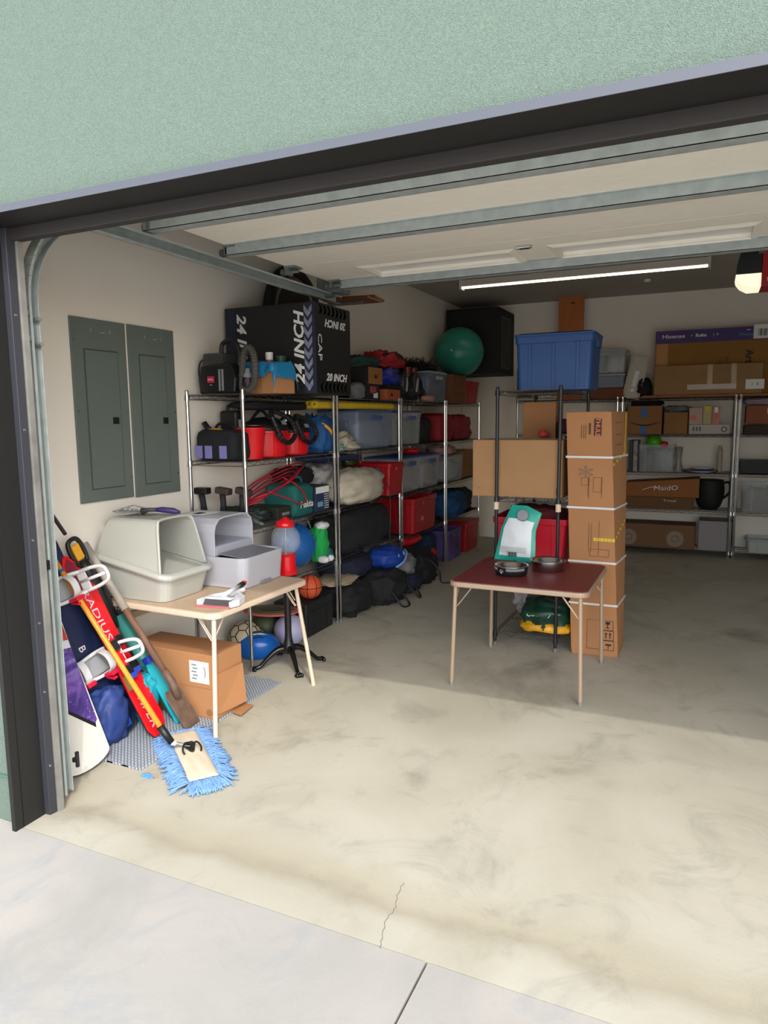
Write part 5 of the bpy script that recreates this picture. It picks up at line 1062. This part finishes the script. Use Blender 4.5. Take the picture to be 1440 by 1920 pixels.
c = bx(1245, 834, 9.28); bag('toy', 'small red toy beside the lime green ball', 'toy', (c.x, 9.28, T3+.29), (.045, .04, .04), red, .8, .2, 85)
for px, lb in ((1268, 'tall clear glass vase right of the open clear bin'), ):
    c = bx(px, 870); t = thing('vase', lb, 'vase', (c.x+.02, 9.25, T3)); MB().lathe([(.05, 0), (.055, .02), (.035, .12), (.045, .28), (.05, .30), (.046, .30), (.03, .12), (.045, .03)], n=20, cap=False).build('glass_body', M('smoky_glass', '#9a9690', .15, alpha=.55), t, smooth=True); MB().lathe([(.02, .26), (.02, .31)], n=12).build('stopper', M('cream_cap', '#a8a290', .5), t)
c = bx(1316, 880, 9.25)
for k in range(3):
    t = thing('plate', ('bottom white plate', 'blue-rimmed middle plate', 'top white plate')[k]+' of the low stack on the back rack', 'plate', (c.x, 9.27, T3+.012*k*1.6)); MB().lathe([(.07, 0), (.15-.01*k, .018), (.15-.01*k, .022), (.07, .006)], n=30, cap=False).build('dish', (white, M('blue_rim_plastic', '#2a3a8a', .4), white)[k], t, smooth=True); MB().lathe([(.072, 0), (.072, .006)], n=30).build('well', white, t)
c = bx(1349, 870, 9.3); t = thing('bottle', 'slim cream bottle standing behind the plates', 'bottle', (c.x, 9.35, T3)); MB().lathe([(.028, 0), (.03, .01), (.03, .26), (.02, .28)], n=16).build('body', M('cream_bottle', '#a89c80', .5), t); MB().lathe([(.02, .28), (.02, .32)], n=16).build('cap', M('cream_bottle', '#a89c80', .5), t)
t = thing('tray', 'black roasting tray spanning the two posts on the third back shelf', 'tray', (bx(1330, 880).x-.02, 9.36, T3)); MB().hexa([(-.26, -.12, 0), (.10, -.12, 0), (.10, .12, 0), (-.26, .12, 0)], [(-.28, -.14, .02), (.12, -.14, .02), (.12, .14, .02), (-.28, .14, .02)]).build('pan', M('umber_tray', '#4a4030', .6), t, bevel=.004)
t = thing('basket', 'dark basket on the third back shelf right of the double posts', 'basket', (.52, 9.3, T3)); m = MB(); m.hexa([(-.17, -.12, 0), (.17, -.12, 0), (.17, .12, 0), (-.17, .12, 0)], [(-.2, -.14, .15), (.2, -.14, .15), (.2, .14, .15), (-.2, .14, .15)]); m.build('body', M('charcoal_basket', '#23262a', .6), t, bevel=.01); MB().box(-.205, .205, -.145, .145, .145, .16).build('rim', black, t, bevel=.004)
bag('toy', 'dark bundle at the right frame edge on the third back shelf', 'bundle', (.84, 9.3, T3), (.12, .13, .15), blackf, .6, .2, 86)
# fourth shelf
t, a, b_, h = bbox('lower long brown carton with white print on the fourth back shelf', 1174, 1300, T4, 932, mat=M('brown_carton', '#6a4a2c', .8)); text('Total', .035, inkw, t, (.12, -b_, h*.72), (1, 0, 0), (0, 0, 1), sx=2)
z_ = T4+h
t = thing('cardboard_box', 'tilted orange-brown carton with white lettering on the fourth back shelf', 'box', (bx(1240, 920).x, 9.33, z_+.002), 0); m = MB(); m.hexa([(-.42, -.18, 0), (.42, -.18, 0.002), (.42, .18, .002), (-.42, .18, 0)], [(-.42, -.18, .17), (.42, -.18, .235), (.42, .18, .235), (-.42, .18, .17)]); m.build('body', M('orange_carton', '#8f5a2c', .8), t, bevel=.004)
text('MaidO', .085, inkw, t, (.05, -.18, .11), (1, 0, .04), (0, 0, 1), sx=1.2); MB().tube([(-.22, -.182, .08), (-.14, -.182, .11), (-.10, -.182, .12), (-.02, -.182, .10)], .004, 5).build('swoosh', inkw, t)
t = thing('pitcher', 'black round pitcher with loop handle on the fourth back shelf', 'pitcher', (bx(1330, 930).x, 9.33, T4)); MB().lathe([(.09, 0), (.13, .05), (.16, .15), (.165, .26), (.15, .34), (.155, .36)], n=30).build('body', M('satin_black', '#0b0c0e', .7), t, smooth=True); MB().tube(smooth_path([(.13, -.02, .32), (.21, -.02, .33), (.22, -.02, .22), (.15, -.02, .14)], 6), .014, 8).build('handle', M('satin_black', '#0b0c0e', .7), t, smooth=True)
tote('storage_bin', 'clear bin of mixed clothes on the fourth back shelf at the right edge', 'storage bin', (.66, 9.33, T4), .60, .36, .34, clear, None, 0, .92, fill=[M('tan_cloth', '#8a7460', .9), M('violet_cloth', '#5c4c80', .9)])
# lowest shelf
t, a, b_, h = bbox('wide brown carton with pale wheel prints on the lowest back shelf', 1160, 1304, T5, 983, mat=M('brown_carton_low', '#74553a', .8))
for x in (-a+.12, a-.22):
    m = MB(); m.lathe([(.098, 0), (.098, .001)], (x, -b_-.0005, h*.40), 30, (0, -1, 0)); m.build('wheel_print', M('pale_wheel_print', '#8d7a68', .7), t)
    m = MB(); m.tube([(x+.04*math.cos(q), -b_-.002, h*.40+.04*math.sin(q)) for q in [2*PI*i/16 for i in range(16)]], .004, 5, closed=True); m.build('hub_print', M('mid_print', '#5d4d40', .7), t)
t, a, b_, h = bbox('pale grey carton leaning on the lowest back shelf by the double posts', 1311, 1372, T5, 974, dep=.2, mat=M('pale_grey_card', '#8d888a', .7)); quad('black_top_edge', ink, t, (0, -b_-.001, h-.012), (1, 0, 0), (0, 0, 1), 2*a, .022)
tote('storage_bin', 'white lidded bin on the lowest back shelf at the right edge', 'storage bin', (.76, 9.33, T5), .62, .36, .16, M('milky_bin', '#a3a7a2', .4), None, 0, .94)
# ================================================================== floor on the left, by the door
def foam(name):
    m = bpy.data.materials.new(name); m.use_nodes = True; N = m.node_tree.nodes; L = m.node_tree.links; b = N['Principled BSDF']
    tc = N.new('ShaderNodeTexCoord'); br = N.new('ShaderNodeTexBrick'); mp = N.new('ShaderNodeMapping'); mp.inputs['Rotation'].default_value = (0, 0, .8)
    L.new(tc.outputs['Object'], mp.inputs[0]); L.new(mp.outputs[0], br.inputs[0]); br.inputs['Scale'].default_value = 16; br.inputs['Mortar Size'].default_value = .05
    br.inputs['Color1'].default_value = (*lin('#b0b8c0'), 1); br.inputs['Color2'].default_value = (*lin('#a8b0ba'), 1); br.inputs['Mortar'].default_value = (*lin('#747b84'), 1)
    L.new(br.outputs[0], b.inputs['Base Color']); bp = N.new('ShaderNodeBump'); bp.inputs['Strength'].default_value = .8; bp.inputs['Distance'].default_value = .004; bp.invert = True
    L.new(br.outputs[1], bp.inputs['Height']); L.new(bp.outputs[0], b.inputs['Normal']); b.inputs['Roughness'].default_value = .6; return m
fm = foam('grey_foam_mat')
for i, (ya, yb, lb) in enumerate(((2.42, 3.02, 'grey foam floor tile nearest the mop, under the leaning skis'), (3.025, 3.66, 'grey foam floor tile under the cardboard box'))):
    t = thing('foam_floor_tile', lb, 'floor mat', (-2.76, (ya+yb)/2, .0), 0, 'grey foam floor tiles'); h = (yb-ya)/2
    MB().box(-.33, .33, -h, h, .001, .013).build('tile', fm, t, bevel=.002)
    m = MB()
    for k in range(6): m.box(-.29+k*.10, -.25+k*.10, h if i else -h-.0, h+.012 if i else -h+.01, .001, .0132)
    m.build('interlocking_edge', fm, t)
    random.seed(i)
t, a, b_, h = carton('brown cardboard box with shipping label under the tan folding table', -3.05, -2.44, 3.015, 3.27, .0135, .385, 0, card, False)
quad('shipping_label', paper, t, (.20, -b_-.001, .265), (1, 0, 0), (0, 0, 1), .135, .125)
m = MB(); m.tube([(.235, -b_-.003, .30), (.245, -b_-.003, .27), (.24, -b_-.003, .24)], .002, 5); m.build('smile_mark', ink, t)
for q in range(5): quad('label_print', M('grey_ink', '#7a8a8c', .7), t, (.165+.008*(q % 2), -b_-.002, .225+q*.02), (1, 0, 0), (0, 0, 1), .035, .009)
quad('purple_sticker', M('lilac_sticker', '#b9a0d8', .6), t, (-.26, -b_-.001, .335), (1, 0, 0), (0, 0, 1), .04, .03)
quad('seam', M('dark_seam', '#8f6238', .8), t, (0, -b_-.0006, .175), (1, 0, 0), (0, 0, 1), 2*a-.01, .002)
MB().lathe([(.022, 0), (.022, .0008)], (.26, -b_-.0004, .035), 20, (0, -1, 0)).build('round_stamp', M('dark_seam', '#8f6238', .8), t)
MB().hexa([(a, -b_+.02, .03), (a+.008, -b_+.02, .03), (a+.04, b_-.02, .03), (a+.03, b_-.02, .03)], [(a, -b_+.02, .26), (a+.004, -b_+.02, .26), (a+.02, b_-.02, .26), (a+.01, b_-.02, .26)]).build('loose_flap', card, t)
MB().hexa([(a, 0, .0), (a+.09, -.02, .0), (a+.07, b_, .0), (a, b_, .0)], [(a, 0, .004), (a+.09, -.02, .004), (a+.07, b_, .004), (a, b_, .004)]).build('floor_flap', card, t)

t = thing('wall_ledge', 'pale wooden strip fixed to the wall low behind the tan table', 'wood strip', (X0, 3.1, .50)); m = MB(); m.box(0, .03, -.35, .25, -.02, .02); m.build('strip', M('pale_pine', '#b9a888', .7), t, bevel=.002); MB().box(0, .03, -.37, -.33, -.02, .28).build('upright', M('pale_pine', '#b9a888', .7), t, bevel=.002)

def lean(name, label, cat, p0, p1, wdir, group=None):
    """an Empty whose Y runs from p0 up to p1, X along wdir, Z out of the face"""
    p0, p1 = Vector(p0), Vector(p1); u = (p1-p0).normalized(); x = Vector(wdir); x = (x-u*x.dot(u)).normalized(); n = x.cross(u)
    o = thing(name, label, cat); mx = Matrix((x, u, n)).transposed().to_4x4(); mx.translation = p0; o.rotation_euler = mx.to_euler(); o.location = p0
    if group: o['group'] = group
    return o, (p1-p0).length
def board_outline(L_, w_, wt=1.12, n=10, ends=1.0):
    P = []; e = w_*.5*ends
    for i in range(n+1): a = PI*i/n; P.append((w_/2*wt*math.cos(a), L_-e+e*math.sin(a)))
    P += [(-w_/2, L_*.6), (-w_/2*.97, L_*.45), (-w_/2*1.0, L_*.3)]
    for i in range(n+1): a = PI+PI*i/n; P.append((w_/2*wt*math.cos(a), e+e*math.sin(a)))
    P += [(w_/2, L_*.3), (w_/2*.97, L_*.45), (w_/2, L_*.6)]
    return P
# --- white snowboard with galaxy graphic, nearest the track
t, L_ = lean('snowboard', 'white snowboard with purple galaxy and red graphic, right behind the door track', 'snowboard', (-2.655, 2.325, .012), (-3.03, 2.25, 1.10), (0, 1, 0))
P = board_outline(L_, .26, 1.02, ends=.35); MB().prism(P, 0, .012, 'xy').build('deck', M('white_topsheet', '#d2cfc6', .3), t, bevel=.002)
def gal():
    m = bpy.data.materials.new('galaxy_graphic'); m.use_nodes = True; N = m.node_tree.nodes; L = m.node_tree.links; b = N['Principled BSDF']; b.inputs['Roughness'].default_value = .25
    tc = N.new('ShaderNodeTexCoord'); n = N.new('ShaderNodeTexNoise'); n.inputs['Scale'].default_value = 5; n.inputs['Detail'].default_value = 6; n.inputs['Distortion'].default_value = 1.2; L.new(tc.outputs['Object'], n.inputs[0])
    r = N.new('ShaderNodeValToRGB'); L.new(n.outputs[0], r.inputs[0]); e = r.color_ramp
    e.elements[0].position = .3; e.elements[0].color = (*lin('#2a1f4a'), 1); e.elements[1].position = .72; e.elements[1].color = (*lin('#c3cfd6'), 1)
    for p, c in ((.45, '#4d3a80'), (.52, '#7a5aa6'), (.60, '#4f86a0')): q = e.elements.new(p); q.color = (*lin(c), 1)
    v = N.new('ShaderNodeTexVoronoi'); v.inputs['Scale'].default_value = 60; L.new(tc.outputs['Object'], v.inputs[0]); mr = N.new('ShaderNodeMapRange'); mr.inputs[1].default_value = .06; mr.inputs[2].default_value = .12; mr.inputs[3].default_value = 1; mr.inputs[4].default_value = 0
    L.new(v.outputs[0], mr.inputs[0]); mx = N.new('ShaderNodeMix'); mx.data_type = 'RGBA'; L.new(mr.outputs[0], mx.inputs[0]); L.new(r.outputs[0], mx.inputs[6]); mx.inputs[7].default_value = (.8, .8, .85, 1); L.new(mx.outputs[2], b.inputs['Base Color']); return m
MB().prism([(-.125, .42), (-.125, .62), (.125, .58), (.12, .20), (.10, .18)], .012, .0135, 'xy').build('galaxy_graphic', gal(), t)
MB().prism([(-.125, .405), (-.125, .425), (.105, .185), (.10, .165)], .012, .0137, 'xy').build('black_stripe', black, t)
MB().prism([(-.125, .66), (-.125, .98), (.12, .98), (.125, .62)], .012, .0135, 'xy').build('red_graphic', M('red_graphic', '#a83a30', .3, var=.3, vscale=9), t)
MB().prism([(-.125, .62), (-.125, .66), (.125, .62), (.125, .58)], .012, .0136, 'xy').build('silver_stripe', M('silver_print', '#c9ccd0', .3), t)
m = MB(); m.tube([(x*1.003, y, .006) for x, y in P], .004, 5, closed=True); m.build('steel_edge', black, t)
# --- navy snowboard with white bindings
t, L_ = lean('snowboard', 'navy snowboard with white strap bindings leaning on the left wall', 'snowboard', (-2.765, 2.66, .02), (-3.165, 2.47, 1.14), (0, 1, 0))
P = board_outline(L_, .25, 1.05); MB().prism(P, 0, .012, 'xy').build('deck', M('navy_topsheet', '#1d2748', .35, var=.15, vscale=4), t, bevel=.002)
m = MB(); m.tube([(x*1.003, y, .006) for x, y in P], .003, 5, closed=True); m.build('steel_edge', galvd, t)
text('B', .06, inkw, t, (-.02, .52, .012), (0, -1, 0), (1, 0, 0)); MB().prism([(-.06, .03), (.06, .03), (.07, .16), (-.07, .16)], .012, .0135, 'xy').build('flame_graphic', M('bright_blue_orange', '#2d5fc4', .35, var=.5, vscale=14), t)
pink = M('crimson_strap', '#d01838', .35)
for yb_ in (.41, .84):
    bp_ = MB().box(-.11, .11, yb_-.055, yb_+.055, .013, .035).build('binding_base', M('pale_grey_base', '#9a9da0', .5), t, bevel=.01)
    P_ = [(.10+.05*k, yb_+s*w2, .03+z) for s, k, z, w2 in ((-1, 0, 0, .05), (-1, .4, .07, .055), (-1, .8, .14, .05), (-1, 1.0, .19, .03), (1, 1.0, .19, .03), (1, .8, .14, .05), (1, .4, .07, .055), (1, 0, 0, .05))]
    MB().tube(smooth_path(P_, 5), .010, 8).build('highback_rim', white, bp_, smooth=True)
    MB().hexa([(.112, yb_-.048, .055), (.112, yb_+.048, .055), (.125, yb_+.05, .105), (.125, yb_-.05, .105)], [(.118, yb_-.048, .055), (.118, yb_+.048, .055), (.131, yb_+.05, .105), (.131, yb_-.05, .105)]).build('highback_shell', white, bp_, bevel=.002)
    MB().tube([(.115, yb_, .05), (.148, yb_, .215)], .009, 8).build('highback_spine', white, bp_, smooth=True)
    for s in (-1, 1):
        MB().tube(smooth_path([(-.11, yb_+s*.05, .03), (-.02, yb_+s*.062, .045), (.06, yb_+s*.062, .05), (.115, yb_+s*.055, .08)], 5), .010, 8).build('heel_hoop', white, bp_, smooth=True)
    for xx, hh in ((.03, .13), (-.09, .075)):
        m = MB(); s = smooth_path([(xx, yb_-.06, .03), (xx-.01, yb_-.064, hh*.6), (xx-.02, yb_-.03, hh), (xx-.02, yb_+.03, hh), (xx-.01, yb_+.064, hh*.6), (xx, yb_+.06, .03)], 5)
        for p, q in zip(s[:-1], s[1:]):
            u = Vector((.020, 0, 0)); nn = Vector((0, 0, .005)); m.hexa([p-u, p+u, p+u+nn, p-u+nn], [q-u, q+u, q+u+nn, q-u+nn])
        m.build('strap', white, bp_)
        MB().box(xx-.035, xx+.02, yb_-.078, yb_-.055, hh*.45, hh*.95).build('buckle', pink, bp_, bevel=.005)
    MB().hexa([(.0, yb_-.085, .06), (.03, yb_-.085, .06), (.02, yb_-.10, .12), (-.01, yb_-.10, .12)], [(.0, yb_-.075, .06), (.03, yb_-.075, .06), (.02, yb_-.088, .12), (-.01, yb_-.088, .12)]).build('ratchet_lever', pink, bp_, bevel=.003)
# --- red skis
skr = M('ski_red', '#d3131f', .3)
for i, (y, dx, lb) in enumerate(((2.76, 0, 'front red ski with silver lettering, tip down on the foam tile'), (2.83, -.05, 'rear red ski standing directly behind the front one'))):
    t, L_ = lean('ski', lb, 'ski', (-2.60+dx, y-.03, .02), (-3.10, y-.13, 0.97 if i == 0 else .93), (0, 1, 0), 'red skis')
    w_ = .05; P = [(-.03, 0), (.03, 0), (.052, .05), (.05, .25), (.036, L_*.5), (.045, L_*.85), (.04, L_-.05), (.02, L_-.01), (0, L_), (-.02, L_-.01), (-.04, L_-.05), (-.045, L_*.85), (-.036, L_*.5), (-.05, .25), (-.052, .05)]
    MB().prism(P, 0, .012, 'xy').build('deck', skr, t, bevel=.003)
    MB().prism([(x*1.03, yy) for x, yy in P], -.003, 0, 'xy').build('base', black, t)
    if i == 0:
        text('VIPER', .062, M('silver_letter', '#c4bcc0', .3), t, (.0, .15, .012), (0, -1, 0), (1, 0, 0), shear=.3, sx=1.3); text('RADIUS', .06, M('silver_letter', '#c4bcc0', .3), t, (.005, .72, .012), (0, -1, 0), (1, 0, 0), sx=1.5)
        MB().prism([(-.03, L_-.22), (.03, L_-.22), (.035, L_-.06), (0, L_-.02), (-.035, L_-.06)], .012, .0132, 'xy').build('wine_tip', M('wine_tip', '#7e1c30', .3), t)
    MB().box(-.028, .028, .50, .56, .012, .035).build('toe_piece', black, t, bevel=.008); q = MB().box(-.028, .028, .34, .41, .012, .038).build('heel_piece', black, t, bevel=.008)
    MB().box(-.015, .03, .33, .36, .02, .05).build('binding_lever', M('yellow_blue', '#2743a8', .4), q, bevel=.004); MB().box(-.045, -.03, .28, .36, .015, .03).build('brake_arm', M('dull_gold', '#8a7a3c', .4), q)
# --- blue ski boots / bags at the foot
for lb, c, r_, mt, sd_ in (('navy and cobalt boot bag on the floor behind the snowboards', (-2.80, 2.585, .013), (.085, .10, .15), M('navy_blue_nylon', '#223a78', .6, var=.5, vscale=7), 91), ('turquoise bag squeezed between the red skis on the floor', (-2.79, 2.98-.13, .013), (.06, .06, .14), M('turquoise_nylon', '#1594a6', .6, bump=.4), 92)):
    bag('boot_bag', lb, 'boot bag', c, r_, mt, .7, .18, sd_)
t, L_ = lean('swim_fin', 'turquoise plastic fin leaning behind the yellow handle', 'fin', (-2.62, 2.93, .0135), (-2.83, 2.90, .36), (0, 1, 0)); MB().prism([(-.045, 0), (.045, 0), (.04, .3), (.015, L_), (-.015, L_), (-.04, .3)], 0, .015, 'xy').build('blade', M('turquoise_plastic', '#1aa2b4', .4), t, bevel=.004); MB().box(-.03, .03, L_-.04, L_, 0, .04).build('clip', M('cobalt_plastic', '#2340b0', .4), t, bevel=.005)
# --- spade
t, L_ = lean('spade', 'rusty spade with taped wooden shaft leaning beside the cardboard box', 'spade', (-2.51, 2.90, .018), (-3.15, 2.80, 1.02), (0, 1, 0))
MB().prism([(-.06, 0), (.06, 0), (.065, .20), (.05, .235), (-.05, .235), (-.065, .20)], 0, .006, 'xy').build('blade', M('rusty_steel', '#6b5648', .65, metal=.3, var=.3, vscale=20), t, bevel=.004)
MB().tube([(0, .17, .014), (0, .26, .035), (0, .34, .03)], [.02, .024, .022], 12).build('socket', M('rusty_steel', '#6b5648', .65, metal=.3, var=.3, vscale=20), t, smooth=True)
MB().tube([(0, .33, .028), (0, .75, .02)], .019, 12).build('shaft', M('worn_dark_wood', '#6f5140', .65, var=.3, vscale=8, stretch=(10, 1, 10)), t, smooth=True)
MB().tube([(0, .74, .02), (0, L_-.02, .012)], .022, 12).build('taped_grip', M('grey_tape', '#9b958b', .6, var=.15, vscale=10), t, smooth=True)
# --- teal tube with black cap
t, L_ = lean('umbrella', 'teal tube with black cap leaning between the spade and the cardboard box', 'tube', (-2.72, 2.955, .0135), (-3.12, 2.93, .66), (0, 1, 0)); MB().tube([(0, 0, .03), (0, .2, .03), (0, L_-.12, .03)], [.02, .034, .04], 14).build('sleeve', M('teal_sleeve', '#3c857e', .5), t, smooth=True); MB().tube([(0, L_-.12, .03), (0, L_, .03)], [.042, .04], 14).build('cap', M('glossy_black_plastic', '#121315', .25), t, smooth=True)
# --- leaf blower / trimmer
t, L_ = lean('hedge_trimmer', 'black garden tool with orange-yellow handle leaning on the left wall above the skis', 'garden tool', at(212, 1175, x=-3.03), at(128, 1012, x=-3.12), (0, 1, 0))
k = L_
MB().tube([(0, 0, .01), (0, .3*k, .02), (0, .62*k, .02), (0, .76*k, .02)], [.028, .05, .042, .03], 12).build('housing', black, t, smooth=True); m = MB(); m.tube(smooth_path([(-.03, .74*k, .02), (-.045, .86*k, .02), (-.03, .98*k, .02), (.03, .98*k, .02), (.045, .86*k, .02), (.03, .74*k, .02)], 5, True), .013, 8, closed=True); m.build('handle_loop', black, t, smooth=True)
MB().box(-.026, .026, .78*k, .94*k, .012, .03).build('trigger_guard', M('amber_plastic', '#e0a020', .5), t, bevel=.006)
MB().tube([(0, .02, .01), (0, -.55, -.01)], [.02, .014], 10).build('shaft', dgrey, t, smooth=True)
t, L_ = lean('pole', 'short black rod end poking out from behind the door track, above the skis', 'pole', at(122, 1001, y=2.42), (-2.72, 2.16, 1.42), (0, 1, 0)); MB().tube([(0, 0, 0), (0, L_, 0)], .010, 8).build('shaft', black, t, smooth=True)
bag('backpack', 'grey and black gear behind the bindings near the track', 'gear bag', (-3.08, 2.46, 0), (.09, .07, .26), M('grey_black_gear', '#33363a', .7, var=.6, vscale=9), .6, .2, 94)

# --- dust mop
t = thing('dust_mop', 'dust mop with orange wooden handle, cream pad and blue yarn fringe on the floor', 'mop', (-2.17, 2.50, 0), 0)
ax = Vector((.42, -.72, 0)); ax = (at(400, 1480, z=0)-at(350, 1380, z=0)); ax.z = 0; ax.normalize(); sd_ = Vector((-ax.y, ax.x, 0))
cen = at(361, 1424, z=0)
t.location = (cen.x, cen.y, 0); hl, hw = .285, .072
def W(a, b, z=0): return tuple(ax*a+sd_*b+Vector((0, 0, z)))
m = MB(); nu, nv = 20, 10; vs = []
for top in (0, 1):
    for j in range(nv+1):
        for i in range(nu+1):
            u, v = (i/nu-.5)*2, (j/nv-.5)*2; z = .006 if not top else .03+.012*(1-u**6)*(1-v**4)+.006*noise.noise(Vector((u*3, v*3, 2))); vs.append(W(u*hl, v*hw, z))
n1 = (nu+1)*(nv+1); fs = []
for j in range(nv):
    for i in range(nu): a = j*(nu+1)+i; fs += [(a, a+1, a+nu+2, a+nu+1), (n1+a, n1+a+nu+1, n1+a+nu+2, n1+a+1)]
for i in range(nu): fs += [(i, n1+i, n1+i+1, i+1), (nv*(nu+1)+i, nv*(nu+1)+i+1, n1+nv*(nu+1)+i+1, n1+nv*(nu+1)+i)]
for j in range(nv): a = j*(nu+1); fs += [(a, a+nu+1, n1+a+nu+1, n1+a), (a+nu, n1+a+nu, n1+a+2*nu+1, a+2*nu+1)]
m.add(vs, fs); m.build('pad_cover', M('cream_canvas', '#cfc3aa', .9, bump=.5, bscale=20), t, smooth=True)
random.seed(12); m = MB()
def strand(p, d, L_):
    q = [Vector(p)]; dd = Vector(d).normalized()
    for k in range(4):
        dd = (dd+Vector((random.gauss(0, .22), random.gauss(0, .22), 0))).normalized(); z = max(.006, .028*(1-(k+1)/4)+.004+random.random()*.012); n = q[-1]+dd*L_/4; n.z = z; q.append(n)
    m.tube(q, [.0042, .0048, .0046, .0042, .003], 5)
for k in range(240):
    s = k/240*4
    if s < 1: p, d = W(-hl+2*hl*s, hw*.96, .028), sd_
    elif s < 2: p, d = W(hl*.97, hw-2*hw*(s-1), .028), ax
    elif s < 3: p, d = W(hl-2*hl*(s-2), -hw*.96, .028), -sd_
    else: p, d = W(-hl*.97, -hw+2*hw*(s-3), .028), -ax
    for r_ in range(2): strand(p, d+Vector((random.gauss(0, .25), random.gauss(0, .25), 0)), .075+.03*random.random() if s < 3 else .05)
o = m.build('yarn_fringe', M('blue_yarn', '#6f95c6', .9, var=.15, vscale=30), t, smooth=True); o['kind'] = 'stuff'
jp = Vector(W(-.05, 0, .05)); h0 = at(322, 1392, z=.075)-Vector((cen.x, cen.y, 0)); h1 = at(300, 1362, z=.16)-Vector((cen.x, cen.y, 0))
h2 = Vector((-3.175, at(108, 1040, x=-3.12).y-.06, 1.09))-Vector((cen.x, cen.y, 0))
m = MB(); m.prism([(-.05, -.02), (-.015, -.03), (.05, -.012), (.06, 0), (.05, .012), (-.015, .03), (-.05, .02)], .042, .052, 'xy'); R_ = Matrix((ax, sd_, Vector((0, 0, 1)))).transposed(); m.v = [tuple(R_ @ (Vector(v)+Vector((-.05, 0, 0)))) for v in m.v]
for s in (-1, 1): m.tube(smooth_path([W(-.05, 0, .055), W(-.03, s*.03, .075), W(-.0, s*.045, .06), W(.02, s*.04, .045)], 4), .005, 6)
m.build('swivel_clamp', black, t)
MB().tube([jp, jp.lerp(h0, .8)], [.008, .010], 8).build('neck_rod', galvd, t); MB().tube([jp.lerp(h0, .75), h0], [.012, .015], 10).build('white_collar', white, t, smooth=True)
MB().tube([h0, h1], [.017, .02], 12).build('black_ferrule', black, t, smooth=True)
MB().tube([h1, h1.lerp(h2, .5), h2], [.0135, .0135, .013], 14).build('wooden_handle', M('orange_varnished_wood', '#e0962f', .35, var=.1, vscale=6, stretch=(20, 20, 2)), t, smooth=True)
MB().tube([h1.lerp(h2, .80), h1.lerp(h2, .815)], .0142, 14).build('blue_mark', M('blue_tape', '#1f5a9c', .5), t)
t = thing('yarn_scrap', 'tiny blue scrap with orange bit on the concrete beside the mop', 'scrap', at(278, 1456, z=0)); m = MB(); m.soft((0, 0, .004), (.035, .018, .005), .9, .4, 3); m.build('scrap', M('blue_scrap', '#5f9ac8', .8), t); MB().soft((.03, .012, .004), (.014, .008, .004), .9, .3, 4).build('orange_bit', M('ochre_bit', '#c98a3a', .8), t)
